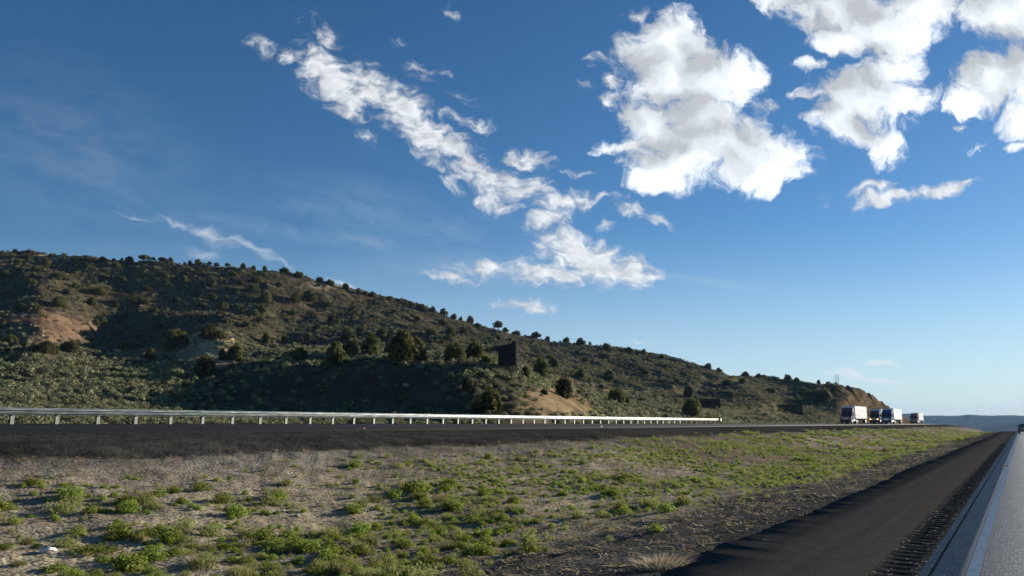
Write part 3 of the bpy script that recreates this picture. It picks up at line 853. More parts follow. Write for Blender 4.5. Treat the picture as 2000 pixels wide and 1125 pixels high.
joined('sagebrush_belt', sx[rest], sy[rest], ss[rest], SAGE_NEAR, MAT_SAGE, 'low grey green sagebrush covering the ground behind the guardrail', 'shrubs')
mx, my = scatter_pts(22000, 92, 190, lambda x, y: sage_density(x, y) * 0.85)
joined('hillside_sagebrush', mx, my, RNG.uniform(0.5, 1.3, len(mx)), SAGE_MID, MAT_SAGE, 'grey green sagebrush spread over the lower hillside', 'shrubs')
fx, fy = scatter_pts(42000, 190, 440, lambda x, y: sage_density(x, y) * 0.8)
joined('ridge_sagebrush', fx, fy, RNG.uniform(0.5, 1.4, len(fx)), SAGE_FAR, MAT_SAGE, 'grey green sagebrush spread over the upper hillside', 'shrubs')

# ---- dark scrub growing in patches between the trees
def scrub_density(x, y):
    D = -x; px, py, d = to_px(x, y, ground(x, y))
    n = fbm(x / 16, y / 16, 451, 3) + 0.3 * (1 - sst(0, 500, px)) + 0.25 * sst(1500, 1560, px) * (1 - sst(1625, 1640, px))
    low = np.exp(-((px - 600) / 230) ** 4 - ((py - 755) / 44) ** 4) + np.exp(-((px - 85) / 75) ** 2 - ((py - 640) / 36) ** 2) + np.exp(-((px - 395) / 50) ** 2 - ((py - 688) / 34) ** 2)
    return np.where((D > 55) & (px > -60) & (px < 1640), sst(0.12, 0.5, n) * np.clip(1 - 1.1 * low, 0, 1), 0) * 0.12
qx, qy = scatter_pts(42000, 130, 420, scrub_density)
joined('hillside_scrub', qx, qy, RNG.uniform(1.0, 2.6, len(qx)), SAGE_FAR, MAT_JUN, 'dark olive scrub growing in patches over the hillside', 'shrubs', .1, (.55, .95))

# ---- median weeds: feathery tufts
def tuft_arrays(seed, n, h=1.0, spread=0.45, lean=0.7, width=0.03, segs=2):
    rng = np.random.default_rng(seed); V, F, T = [], [], []
    for k in range(n):
        a = rng.uniform(0, 6.283); q = rng.random() ** .6
        bx, by = spread * q * math.cos(a), spread * q * math.sin(a)
        L = h * rng.uniform(.55, 1.1) * (1 - .35 * q); ln = lean * q * rng.uniform(.5, 1.3)
        a2 = a + rng.normal(0, .5); dx, dy = math.cos(a2) * ln, math.sin(a2) * ln
        wx, wy = -math.sin(a2 + rng.normal(0, .8)) * width, math.cos(a2) * width
        o = len(V); t = np.clip(rng.normal(.5, .22), 0, 1)
        mid = (bx + dx * L * .4, by + dy * L * .4, L * .6); tip = (bx + dx * L, by + dy * L, L)
        V += [(bx - wx, by - wy, 0), (bx + wx, by + wy, 0), (mid[0] + wx * .9, mid[1] + wy * .9, mid[2]), (mid[0] - wx * .9, mid[1] - wy * .9, mid[2])]
        V += [(mid[0] - wx * .9, mid[1] - wy * .9, mid[2]), (mid[0] + wx * .9, mid[1] + wy * .9, mid[2]), (tip[0] + wx * .1, tip[1], tip[2]), (tip[0] - wx * .1, tip[1], tip[2])]
        F += [(o, o + 1, o + 2, o + 3), (o + 4, o + 5, o + 6, o + 7)]; T += [t * .6] * 4 + [t] * 4
    return np.array(V), np.array(F), np.array(T)
def weed_bush(seed, per=900, leaf=0.055, stems=60):
    """bushy weed: a soft dome of small leaves on short stems"""
    rng = np.random.default_rng(seed)
    V, F, T = bush_arrays(seed, 8, per, leaf)
    v2, f2, t2 = tuft_arrays(seed + 1, stems, .62, .34, .6, .010)
    return np.concatenate([V, v2]), np.concatenate([F, f2 + len(V)]), np.concatenate([T, t2])
TUFT_N = [weed_bush(520 + k) for k in range(4)]
TUFT_O = [weed_bush(530 + k, 420, .05, 40) for k in range(4)]
TUFT_M = [tuft_arrays(540 + k, 46, 1.0, .5, .8, .04) for k in range(5)]
def mk(name, arr, mat):
    arr = one_piece(arr)
    me = np_mesh(name, arr[0], arr[1], mat); vfloat(me, 'tint', arr[2]); return me
BUSHY = [mk('weed_clump', a, MAT_WEED) for a in [weed_bush(560 + k) for k in range(4)]]
FEATHER = [mk('weed_clump', weed_bush(580 + k, 620, .042, 110), MAT_WEED2) for k in range(4)]
def clump(x, yb, w, h, label=None, group=None, bushy=True):
    p, r = hit(x, yb); s = pxm(r, x)
    o = link('weed_clump', random.choice(BUSHY if bushy else FEATHER))
    o.location = (p.x, p.y, p.z - .03); o.rotation_euler = (0, 0, random.uniform(0, 6.28))
    o.scale = (w / s / 1.05, w / s / 1.05, h / s / 0.72)
    tag(o, label, 'weed', group)
FG = [(310,970,34,20,'bright green bushy weed left of a pair in the left foreground median'),(340,962,32,20,'bright green bushy weed behind its twin in the left foreground median'),(352,985,28,20,'small dark green bushy weed in front of the pair in the left foreground median'),
 (837,1108,58,34,'large dark green bushy weed at the bottom centre of the photo'),(538,1072,86,24,'wide flat bright green weed patch near the bottom left of centre'),(812,962,64,34,'thick bright green weed mound in the middle of the median'),
 (1220,938,74,18,'flat vivid green weed patch, upper of two in the middle of the median'),(1175,958,58,18,'flat vivid green weed patch, lower of two in the middle of the median'),
 (1000,1038,32,20,'round bushy weed among olive ones right of the bottom centre'),(950,1048,34,20,'pale bushy weed left of a round one near the bottom centre'),(120,1000,80,34,'tall feathery grey green weed clump at the left edge foreground'),
 (1575,900,66,13,'long vivid green weed streak on the right of the median'),(1170,1010,18,14,'small lone weed near the dark shoulder gravel'),(955,897,22,18,'upright yellow green weed in the middle distance of the median'),
 (925,1020,50,20,'spreading dark green weed beside the bottom centre mound'),(1300,1000,44,24,'bushy green weed near the shoulder gravel, larger of two'),(1335,986,40,22,'bushy green weed near the shoulder gravel, smaller of two'),
 (180,1080,110,22,'low dark weed mat in the bottom left foreground'),(105,1118,60,22,'dark green weed at the bottom left edge of the photo'),(650,1045,60,22,'pale feathery weed left of the bottom centre')]
for i, q in enumerate(FG): clump(*q[:5], 'median weeds', bushy='feathery' not in q[4])

def weed_density(x, y):
    D = -x
    n = fbm(x / 3.2, y / 5.5, 601, 3) + 0.55 * fbm(x / 1.1, y / 1.4, 604, 2)
    band = sst(4.6, 7.6, D + 1.2 * vnoise(x / 4, y / 6, 609)) * (1 - sst(14.5, 18.0, D - 2.2 * sst(18, 60, y) + 2.0 * vnoise(x / 5, y / 8, 608)))
    patch = sst(-0.22, 0.34, n)
    return band * (0.12 + 0.88 * patch) 
wx, wy = scatter_pts(60000, 7, 62, lambda x, y: weed_density(x, y) * np.interp(np.hypot(x, y), [8, 14, 26], [.85, 1.1, 1.15]), -74, -2)
wpx, wpy, wd = to_px(wx, wy, ground(wx, wy))
ok = (wpx > -30) & (wpx < 2010) & (wpy < 1160); wx, wy, wd = wx[ok], wy[ok], wd[ok]
ws = RNG.uniform(.05, .20, len(wx)) * (1 + 0.7 * (RNG.random(len(wx)) < .12))
big = np.argsort(-(ws / wd))[:250]; rest = np.setdiff1d(np.arange(len(wx)), big)
for i in big:
    bushy = random.random() < .55
    o = link('weed_clump', random.choice(BUSHY if bushy else FEATHER)); o.location = (wx[i], wy[i], float(ground(wx[i], wy[i])) - .01)
    s = float(ws[i]) * 1.25; o.rotation_euler = (0, 0, random.uniform(0, 6.28)); o.scale = (s * random.uniform(1, 1.6), s * random.uniform(1, 1.4), s * random.uniform(.75, 1.1))
    if bushy: tag(o, 'small leafy green weed growing among many others on the median soil', 'weed', 'leafy weeds on the median')
    else: tag(o, 'small feathery olive weed growing among many others on the median soil', 'weed', 'feathery weeds on the median')
pick = RNG.random(len(rest)) < 0.36
joined('median_weeds', wx[rest][pick], wy[rest][pick], ws[rest][pick], TUFT_N, MAT_WEED, 'low green weeds spread over the median', 'weeds', .05)
joined('olive_weeds', wx[rest][~pick], wy[rest][~pick], ws[rest][~pick], TUFT_O, MAT_WEED2, 'low olive grey weeds spread over the median', 'weeds', .05)
fx, fy = scatter_pts(60000, 62, 250, lambda x, y: weed_density(x, y) * (0.46 - 0.34 * sst(90, 190, y)) * (-x > 4.5), -25, -1)
fs = RNG.uniform(.12, .34, len(fx))
half = RNG.random(len(fx)) < .72
joined('far_olive_weeds', fx[half], fy[half], fs[half] * 1.25, TUFT_M, MAT_WEED2, 'olive grey weeds on the far part of the median', 'weeds', .05)
fx, fy, fs = fx[~half], fy[~half], fs[~half]
joined('far_weeds', fx, fy, fs * 1.25, TUFT_M, MAT_WEED, 'green weeds on the far part of the median', 'weeds', .05)
# dry grass wisps and litter of straw
gx, gy = scatter_pts(30000, 6, 90, lambda x, y: np.where((-x > 3.7) & (-x < 19.5), .55 * sst(-.3, .3, vnoise(x / 2, y / 3, 611) + .2), 0), -74, -2)
gs = RNG.uniform(.04, .12, len(gx))
DRY = [tuft_arrays(620 + k, 14, 1.0, .6, 1.3, .03) for k in range(4)]
joined('dry_grass', gx, gy, gs, DRY, MAT_STRAW, 'dry straw coloured grass stubble on the median', 'dry grass', .02)
def flecks():
    x, y = scatter_pts(60000, 6, 60, lambda x, y: np.where((-x > 3.6) & (-x < 19.8), .8, 0), -74, -2)
    n = len(x); a = RNG.uniform(0, 6.28, n); L = RNG.uniform(.02, .11, n); w = RNG.uniform(.006, .02, n); z = ground(x, y) + .012
    dx, dy = np.cos(a) * L, np.sin(a) * L; qx, qy = -np.sin(a) * w, np.cos(a) * w; t = RNG.normal(0, .012, n)
    V = np.stack([np.stack([x - dx - qx, y - dy - qy, z - t], -1), np.stack([x + dx - qx, y + dy - qy, z + t], -1), np.stack([x + dx + qx, y + dy + qy, z + t], -1), np.stack([x - dx + qx, y - dy + qy, z - t], -1)], 1).reshape(-1, 3)
    me = np_mesh('straw_litter', V, np.arange(4 * n).reshape(-1, 4), MAT_STRAW); vfloat(me, 'tint', np.repeat(RNG.random(n), 4))
    tag(link('straw_litter', me), 'bits of dry straw lying on the median soil', 'straw', None, 'stuff')
flecks()
# stones: lumpy low polyhedra
def stone_arrays(seed):
    rng = np.random.default_rng(seed)
    t = (1 + 5 ** .5) / 2
    V = np.array([(-1, t, 0), (1, t, 0), (-1, -t, 0), (1, -t, 0), (0, -1, t), (0, 1, t), (0, -1, -t), (0, 1, -t), (t, 0, -1), (t, 0, 1), (-t, 0, -1), (-t, 0, 1)]) / 1.9
    V = V * rng.uniform(.65, 1.2, (12, 1)) * np.array([1, .8, .6])
    F = np.array([(0, 11, 5), (0, 5, 1), (0, 1, 7), (0, 7, 10), (0, 10, 11), (1, 5, 9), (5, 11, 4), (11, 10, 2), (10, 7, 6), (7, 1, 8), (3, 9, 4), (3, 4, 2), (3, 2, 6), (3, 6, 8), (3, 8, 9), (4, 9, 5), (2, 4, 11), (6, 2, 10), (8, 6, 7), (9, 8, 1)])
    return V, F, np.full(12, rng.random())
STN = [stone_arrays(700 + k) for k in range(6)]
px1, py1 = scatter_pts(36000, 6, 60, lambda x, y: np.where((-x > 3.15) & (-x < 19.0), .35 + .65 * (1 - sst(4, 7, -x)), 0), -74, -2)
joined('gravel', px1, py1, RNG.uniform(.008, .034, len(px1)) * (1 + 1.2 * (RNG.random(len(px1)) < .03)), STN, MAT_PEB, 'loose grey brown gravel stones on the median', 'gravel', .0)
rx, ry = scatter_pts(9000, 60, 330, lambda x, y: (lambda q: .25 * np.where((-x > 42), np.exp(-((q[0] - 400) / 60) ** 2 - ((q[1] - 685) / 40) ** 2) * 2 + np.exp(-((q[0] - 500) / 60) ** 2 - ((q[1] - 615) / 24) ** 2) + np.exp(-((q[0] - 70) / 90) ** 2 - ((q[1] - 630) / 45) ** 2) + np.exp(-((q[0] - 620) / 130) ** 2 - ((q[1] - 565) / 18) ** 2) + .5 * np.exp(-((q[0] - 960) / 100) ** 2 - ((q[1] - 790) / 20) ** 2) + .05, 0))(to_px(x, y, ground(x, y))))
joined('hillside_rubble', rx, ry, RNG.uniform(.15, .5, len(rx)) * (1 + .8 * (RNG.random(len(rx)) < .1)), STN, MAT_ROCK, 'pale sandstone rubble strewn over the hillside', 'rocks', .1)
# ------------------------------------------------------------------ guardrail
def guardrail():
    Dg = 37.3
    y0, y1 = 16.2 - 1.905 * 8, 111.5
    root = empty('guardrail', (-Dg, y0, float(Zopp(y0))), 0, 'long galvanised guardrail on posts along the far edge of the opposite road', 'guardrail')
    inv = root.matrix_basis.copy(); org = root.location
    prof = [(0, .41), (.0, .435), (.075, .465), (.08, .515), (.005, .545), (.0, .565), (.005, .585), (.08, .615), (.075, .665), (0, .695), (0, .72)]
    def panel(ya, yb, mat, name='rail_panel', dx=0.0, label=None):
        ys = np.arange(ya, yb + .01, (yb - ya) / 4); V, F = [], []
        n = len(prof)
        for y in ys:
            g = float(Zopp(y)) - org.z
            V += [(d + .1 + dx, y - org.y, z + g) for d, z in prof]
        for y in ys:
            g = float(Zopp(y)) - org.z
            V += [(d + .088 + dx, y - org.y, z + g) for d, z in prof]
        m = len(ys)
        for k in range(m - 1):
            for i in range(n - 1):
                a = k * n + i; F.append((a, a + 1, a + n + 1, a + n)); b = (m + k) * n + i; F.append((b, b + n, b + n + 1, b + 1))
        for k in range(m - 1):
            for i in (0, n - 1):
                a = k * n + i; b = (m + k) * n + i; F.append((a, a + n, b + n, b))
        o = MB().add(V, F, False).build(name, mat, root)
        if label: o['label'] = label
        return o
    ysplit = 97.0
    k = 0; y = y0 - .3
    while y < ysplit - .1:
        ye = min(y + 7.62, ysplit)
        panel(y, ye + .16, MAT_GALV, dx=.004 * (k % 2)); k += 1; y = ye
    k = 0
    while y < y1 - .1:
        ye = min(y + 3.81, y1); panel(y, ye + .1, MAT_GALV_OLD, dx=.004 * (k % 2), label='dull yellowish rail panel at the far end'); k += 1; y = ye
    # posts
    y = y0; pm = {}
    while y < y1:
        g = float(Zopp(y)) - org.z
        wood = y > ysplit
        key = 'w' if wood else 's'
        if key not in pm:
            b = MB()
            if wood: b.box(-.11, .08, -.09, .09, -.4, .70, .012)
            else:
                b.box(-.10, .095, -.075, .075, .38, .715, .01)       # spacer block
                b.box(-.105, -.095, -.08, .08, -.4, .73); b.box(.005, .015, -.08, .08, -.4, .379); b.box(-.0949, .0049, -.004, .004, -.4, .379)
            pm[key] = b.mesh('post', MAT_POSTWOOD if wood else MAT_POST)
        o = link('post', pm[key], root); o.location = (0, y - org.y, g)
        if wood: o['label'] = 'brown timber post under the far end of the rail'
        y += 1.905
    g = float(Zopp(y1)) - org.z
    MB().box(.02, .34, y1 - org.y, y1 - org.y + .5, .36 + g, .80 + g, .03).build('end_terminal', MAT_GALV_OLD, root)
    b = MB()
    for q in np.arange(y0, ysplit, 3.81): b.box(.175, .192, q - org.y - .02, q - org.y + .02, .555 + float(Zopp(q)) - org.z, .585 + float(Zopp(q)) - org.z)
    b.build('splice_bolts', MAT_DARKMET, root)
guardrail()

# ------------------------------------------------------------------ billboards: seen from the back
def billboard(p, wid, zlo, zhi, rz, n_posts, label, post_drop=0.6, lit_posts=False):
    o = empty('billboard', p, rz, label, 'billboard', 'old wooden billboards below the hill')
    bw = 0.6; n = max(3, int(round(wid / bw))); bw = wid / n
    b = MB()
    for k in range(n):
        x = -wid / 2 + k * bw; q = random.uniform(-.012, .012)
        b.box(x + .008, x + bw - .008, -.03 + q, .02 + q, zlo + random.uniform(-.05, .05), zhi + random.uniform(-.04, .04), .006)
    b.build('panel', MAT_BOARD, o)
    for z in (zlo + .25 * (zhi - zlo), zlo + .75 * (zhi - zlo)):
        MB().box(-wid / 2 + .05, wid / 2 - .05, .035, .12, z - .07, z + .07, .006).build('rail', MAT_BOARD, o)
    for k in range(n_posts):
        x = -wid / 2 + wid * (k + .4) / n_posts * 1.0 + .1
        MB().box(x - .10, x + .10, .125, .32, -post_drop, zhi - .12, .012).build('post', MAT_TIMBER, o)
        MB().tube([(x, .33, zlo + .6 * (zhi - zlo)), (x, 1.3, -.3)], .06, 6).build('brace', MAT_TIMBER, o)
    return o
# tall one on the mound
p, r = hit(1000, 731); s = pxm(r, 990)
az = ray(989, 700)[0]
wid = 5.2; hgt = 50 / s
bb = billboard(p, wid, 11 / s, 11 / s + 43 / s, 0, 7, 'tall dark board billboard on the mound above the guardrail')
ang = -az
# turned so that its width looks 34 pixels wide, right side nearer
look = math.acos(min(1, 34 / s / wid))
bb.rotation_euler = (0, 0, ang - look)
bb.location = p + Vector((math.cos(az), -math.sin(az), 0)) * (-11 / s); bb.location.z = float(ground(bb.location.x, bb.location.y))
p, r = hit(1388, 822.5); p = None
def place(xc, r, w_px, y_lo, y_hi, n_posts, label, turn):
    az = ray(xc, 810)[0]; s = pxm(r, xc)
    x, y = r * math.sin(az), r * math.cos(az); g = float(ground(x, y))
    zt = lambda yy: EYE + r * ray(xc, yy)[1] - g
    return billboard(Vector((x, y, g)), w_px / s / math.cos(turn), zt(y_lo), zt(y_hi), -az + turn, n_posts, label)
place(1374, 205, 66, 806, 779, 5, 'dark board billboard half hidden behind a wide juniper', -0.25)
place(1543, 250, 48, 811.5, 789.5, 6, 'low dark board billboard on a row of posts before the hollow', -0.2)

# ------------------------------------------------------------------ trucks
def wheel(parent, x, y, r, w, dual=False):
    t = MB().tube([(x - w / 2, y, r), (x - w / 2 + .03, y, r), (x + w / 2 - .03, y, r), (x + w / 2, y, r)], [r * .93, r, r, r * .93], 20)
    o = t.build('wheel', MAT_RUBBER, parent)
    sgn = 1 if x > 0 else -1
    xo = x + sgn * w / 2
    MB().tube([(xo - sgn * .02, y, r), (xo + sgn * .012, y, r), (xo + sgn * .03, y, r)], [r * .58, r * .56, r * .2], 16).build('rim', MAT_GREYPOLE, o)
def truck(y, D, label, paint_m, trailer_m, lights=False, roof=3.75, boxh=4.1, mark=False, tl=16.0):
    """tractor and box trailer, nose towards -Y"""
    o = empty('semi_truck', (-D, y, float(Zopp(y, D))), 0, label, 'truck', 'trucks on the opposite road')
    W2 = 1.22
    # cab with sloping bonnet, screen and a tall sleeper fairing
    cab = [(0.05, .55), (0.0, 1.0), (0.12, 1.42), (0.55, 1.62), (1.55, 1.86), (2.28, roof - .95), (2.55, roof - .55), (3.3, roof - .06), (3.8, roof), (4.75, roof), (4.78, .75), (2.2, .72), (2.1, 1.15), (1.75, 1.3), (1.15, 1.3), (.82, 1.12), (.74, .55)]
    body = MB().prism_x([(a, b) for a, b in cab], -W2 + .04, W2 - .04, .14).build('cab', paint_m, o)
    # windscreen split in two panes, side glass
    for sx in (-1, 1):
        a = (sx * .03, 1.62, 1.96); b = (sx * (W2 - .2), 1.70, 1.96); c = (sx * (W2 - .26), 2.24, roof - 1.02); d = (sx * .03, 2.22, roof - 1.02)
        off = -.045
        MB().add([(q[0], q[1] + off - .03, q[2] + .03) for q in (a, b, c, d)] + [(q[0], q[1] + off, q[2]) for q in (a, b, c, d)], [(0, 1, 2, 3), (4, 7, 6, 5), (0, 4, 5, 1), (1, 5, 6, 2), (2, 6, 7, 3), (3, 7, 4, 0)]).build('windscreen', MAT_GLASS, o)
        MB().add([(sx * (W2 - .035), 2.0, 1.9), (sx * (W2 - .035), 2.85, 1.9), (sx * (W2 - .035), 2.85, 2.62), (sx * (W2 - .035), 2.35, 2.62), (sx * (W2 - .055), 2.0, 1.9), (sx * (W2 - .055), 2.85, 1.9), (sx * (W2 - .055), 2.85, 2.62), (sx * (W2 - .055), 2.35, 2.62)], [(0, 1, 2, 3), (0, 4, 5, 1), (1, 5, 6, 2), (2, 6, 7, 3), (3, 7, 4, 0)]).build('side_window', MAT_GLASS, o)
        d_ = MB().box(sx * (W2 - .038) - .012, sx * (W2 - .038) + .012, 2.02, 2.95, 1.0, 1.87, .008).build('door', paint_m, o)
        MB().box(sx * (W2 - .01) - .02, sx * (W2 - .01) + .02, 2.78, 2.9, 1.7, 1.75).build('handle', MAT_CHROME, d_)
        m = MB().box(sx * (W2 + .22) - .10, sx * (W2 + .22) + .10, 1.75, 1.87, 1.95, 2.62, .03).build('mirror', MAT_DARKMET, o)
        MB().tube([(sx * (W2 - .06), 2.0, 2.1), (sx * (W2 + .16), 1.82, 2.1)], .02, 6).build('arm', MAT_DARKMET, m)
        MB().box(sx * .90 - .15, sx * .90 + .15, -.02, .12, 1.10, 1.32, .05).build('headlight', MAT_LIT if lights else MAT_LENS, o)
        MB().tube([(sx * (W2 - .3), 3.0, .72), (sx * (W2 - .3), 4.6, .72)], .3, 14).build('fuel_tank', MAT_CHROME, o)
        MB().box(sx * (W2 - .06) - .03, sx * (W2 - .06) + .03, 2.75, 4.85, .5, .78, .02).build('side_skirt', paint_m, o)
        MB().tube([(sx * (W2 - .1), 5.0, .8), (sx * (W2 - .1), 5.0, roof + .1)], .075, 10).build('exhaust_stack', MAT_CHROME, o)
        wheel(o, sx * 1.04, 1.45, .52, .3)
        for yy in (6.4, 7.75): wheel(o, sx * .95, yy, .52, .56)
        for yy in (5.2 + tl - 2.6, 5.2 + tl - 1.3): wheel(o, sx * .98, yy, .52, .56)
    g = MB().box(-.62, .62, -.035, .06, .92, 1.52, .05).build('grille', MAT_CHROME, o)
    b = MB()
    for k in range(6): b.box(-.55, .55, -.055, -.037, .97 + .09 * k, 1.01 + .09 * k)
    b.build('bars', MAT_DARKMET, g)
    MB().box(-1.2, 1.2, -.12, .35, .38, .78, .07).build('bumper', MAT_DARKMET, o)
    MB().box(-1.0, 1.0, 2.1, 2.3, roof - .93, roof - .84, .03).build('sun_visor', paint_m, o)
    MB().box(-.45, .45, .4, 8.6, .62, .9, .02).build('chassis', MAT_DARKMET, o)
    t0 = 5.25
    tr = MB().box(-1.28, 1.28, t0, t0 + tl, 1.18, boxh, .04).build('trailer', trailer_m, o)
    for sx in (-1, 1):
        b = MB()
        for k in range(1, int(tl / 1.22)):
            b.box(sx * 1.284 - .006, sx * 1.284 + .006, t0 + k * 1.22 - .02, t0 + k * 1.22 + .02, 1.32, boxh - .12)
        b.build('panel_seams', trailer_m, tr)
    b = MB()
    for sx in (-1, 1): b.box(sx * 1.287 - .012, sx * 1.287 + .012, t0 + .03, t0 + tl - .03, 1.17, 1.29); b.box(sx * 1.287 - .012, sx * 1.287 + .012, t0 + .03, t0 + tl - .03, boxh - .1, boxh - .01)
    b.build('edge_rails', MAT_CHROME, tr)
    MB().box(-.9, .9, t0 - .28, t0 - .02, 2.3, 3.5, .05).build('cooling_unit', MAT_TRAILER_G, tr)
    for sx in (-1, 1):
        MB().box(sx * .9 - .06, sx * .9 + .06, t0 + 2.9, t0 + 3.02, .25, 1.17).build('landing_leg', MAT_DARKMET, tr)
    MB().box(-.55, .55, t0 + tl - 4.0, t0 + tl - .4, .78, 1.17, .02).build('bogie', MAT_DARKMET, tr)
    if mark:
        b = MB(); cx, cz = t0 + 8.2, 2.95
        for (a, c, w, h) in ((0, 0, 1.7, .34), (.7, .32, .8, .5), (-.5, -.3, .9, .4), (1.0, .75, .35, .45), (-.9, -.62, .5, .3)):
            b.add([(1.2875, cx + a + w * .5 * math.cos(t), cz + c + h * .6 * math.sin(t) + .2 * math.cos(t)) for t in np.linspace(0, 6.283, 14)[:-1]], [tuple(range(13))])
            b.v[-13:] = [(1.2875 + .0006 * len(b.f), q[1], q[2]) for q in b.v[-13:]]
        b.build('emblem', MAT_MARK, tr)
    # grille guard stays off: plain highway tractor
    return o
truck(187, 33.2, 'leading semi truck with maroon cab and clean white trailer, nearest on the opposite road', MAT_MAROON, MAT_TRAILER)
truck(230, 33.6, 'dark red semi truck with its headlights lit, half hidden behind the blue one', MAT_REDBR, MAT_TRAILER, True, 3.7, 4.0)
truck(217, 28.9, 'blue semi truck pulling a greyish white trailer with a dark emblem', MAT_BLUE, MAT_TRAILER_G, False, 3.8, 4.05, True)
truck(317, 33.0, 'red semi truck with white trailer, farthest away of the four trucks', MAT_RED, MAT_TRAILER, False, 3.6, 4.0)

# ------------------------------------------------------------------ car ahead, seen from behind (tail towards -Y)
def car(y, xc):
    o = empty('car', (xc, y, float(Zown(y))), 0, 'dark slate grey car seen from behind on the near lane at the right edge', 'car')
    W2 = .92
    low = [(0.0, .42), (.02, .95), (.10, 1.0), (.9, 1.03), (3.3, .98), (4.3, .82), (4.55, .6), (4.55, .3), (3.95, .28), (3.8, .6), (3.25, .6), (3.1, .28), (1.25, .28), (1.1, .6), (.55, .6), (.4, .28)]
    MB().prism_x(low, -W2, W2, .09).build('body', MAT_CARPAINT, o)
    cab = [(-.72, .55), (.72, .55)]
    def ring(z, xs, ya, yb): return [(-xs, ya, z), (xs, ya, z), (xs, yb, z), (-xs, yb, z)]
    roofm = MB().loft([ring(1.0, .86, .35, 3.3), ring(1.40, .66, .85, 2.35), ring(1.47, .60, 1.0, 2.2)]).build('roof', MAT_CARPAINT, o)
    def pane(name, pts, off):
        n = (Vector(pts[1]) - Vector(pts[0])).cross(Vector(pts[2]) - Vector(pts[0])).normalized()
        if n.dot(Vector(off)) < 0: n = -n
        return MB().add([tuple(Vector(p) + n * .012) for p in pts] + [tuple(Vector(p) - n * .01) for p in pts], [(0, 1, 2, 3), (4, 7, 6, 5), (0, 4, 5, 1), (1, 5, 6, 2), (2, 6, 7, 3), (3, 7, 4, 0)]).build(name, MAT_GLASS, o)
    pane('rear_window', [(-.74, .47, 1.06), (.74, .47, 1.06), (.6, .80, 1.37), (-.6, .80, 1.37)], (0, -1, .5))
    for sx in (-1, 1):
        pane('side_window', [(sx * .835, .75, 1.05), (sx * .835, 2.95, 1.05), (sx * .69, 2.3, 1.35), (sx * .69, 1.0, 1.35)], (sx, 0, .3))
        MB().box(sx * .70 - .19, sx * .70 + .19, -.015, .1, .70, .90, .03).build('tail_light', MAT_TAIL, o)
        MB().box(sx * 1.0 - .09, sx * 1.0 + .09, 2.75, 2.95, .98, 1.12, .03).build('door_mirror', MAT_CARPAINT, o)
        for yy in (.83, 3.52): wheel(o, sx * .80, yy, .32, .22)
    MB().box(-.88, .88, -.07, .12, .30, .56, .04).build('rear_bumper', MAT_DARKMET, o)
    MB().box(-.26, .26, -.03, .01, .66, .80).build('number_plate', MAT_PALEWALL, o)
    return o
car(140, 0.36)

# ------------------------------------------------------------------ poles, masts and far buildings
def at(x, y_base, r):
    az = ray(x, y_base)[0]; X, Y = r * math.sin(az), r * math.cos(az); return X, Y, float(ground(X, Y))
for x, ytop, lab in ((1632, 731, 'leftmost of three thin poles standing on the hill end'), (1635.3, 731, 'middle one of three thin poles standing on the hill end'), (1638.6, 731, 'rightmost of three thin poles standing on the hill end')):
    p, r = hit(x, 754); z1 = EYE + r * ray(x, ytop)[1]
    o = empty('pole', (p.x, p.y, p.z - .2), 0, lab, 'pole', 'three thin poles on the hill end')
    MB().tube([(0, 0, 0), (0, 0, (z1 - p.z) * .6), (0, 0, z1 - p.z + .2)], [.10, .09, .08], 8).build('shaft', MAT_DARKPOLE, o)
    MB().tube([(0, 0, z1 - p.z + .2), (0, 0, z1 - p.z + .32)], [.11, .11], 8).build('cap', MAT_DARKPOLE, o)
for i, (x, yt, r) in enumerate(((1872.5, 817, 760), (1887.5, 824, 1050), (1895.5, 828, 1350), (1903.5, 830.5, 1650), (1911, 832.5, 1950))):
    X, Y, g = at(x, 834, r); H = EYE + r * ray(x, yt)[1] - g
    o = empty('utility_pole', (X, Y, g), .5, ('tallest and nearest pale pole of the line beyond the crest', 'second pale pole of the line beyond the crest', 'third pale pole of the line beyond the crest', 'fourth small pale pole of the line beyond the crest', 'farthest tiny pale pole of the line beyond the crest')[i], 'utility pole', 'utility poles beyond the crest')
    MB().tube([(0, 0, -1), (0, 0, H)], [.32, .22], 8).build('shaft', MAT_PALEWALL, o)
    MB().box(-1.3, 1.3, -.1, .1, H - 1.0, H - .75).build('crossarm', MAT_GREYPOLE, o)
for i, (x, yt, r, lab) in enumerate(((1909.5, 792, 4900, 'tall faint radio mast on the far mesa skyline'), (1938, 803, 4900, 'shorter faint radio mast on the far mesa skyline'))):
    X, Y, g = at(x, 812, r); H = EYE + r * ray(x, yt)[1] - g
    o = empty('radio_mast', (X, Y, g - 1), 0, lab, 'mast', 'radio masts on the mesa')
    b = MB()
    for k in range(3):
        a = k * 2.094; b.tube([(1.2 * math.cos(a), 1.2 * math.sin(a), 0), (.6 * math.cos(a), .6 * math.sin(a), H)], .25, 5)
    for q in np.arange(2, H, 5.0):
        b.tube([(1.1, 0, q), (-.5, .9, q + 2.5), (-.5, -.9, q + 5)], .15, 4)
    b.build('lattice', MAT_DARKPOLE, o)
    MB().tube([(0, 0, H), (0, 0, H + 4)], .12, 5).build('antenna', MAT_DARKPOLE, o)
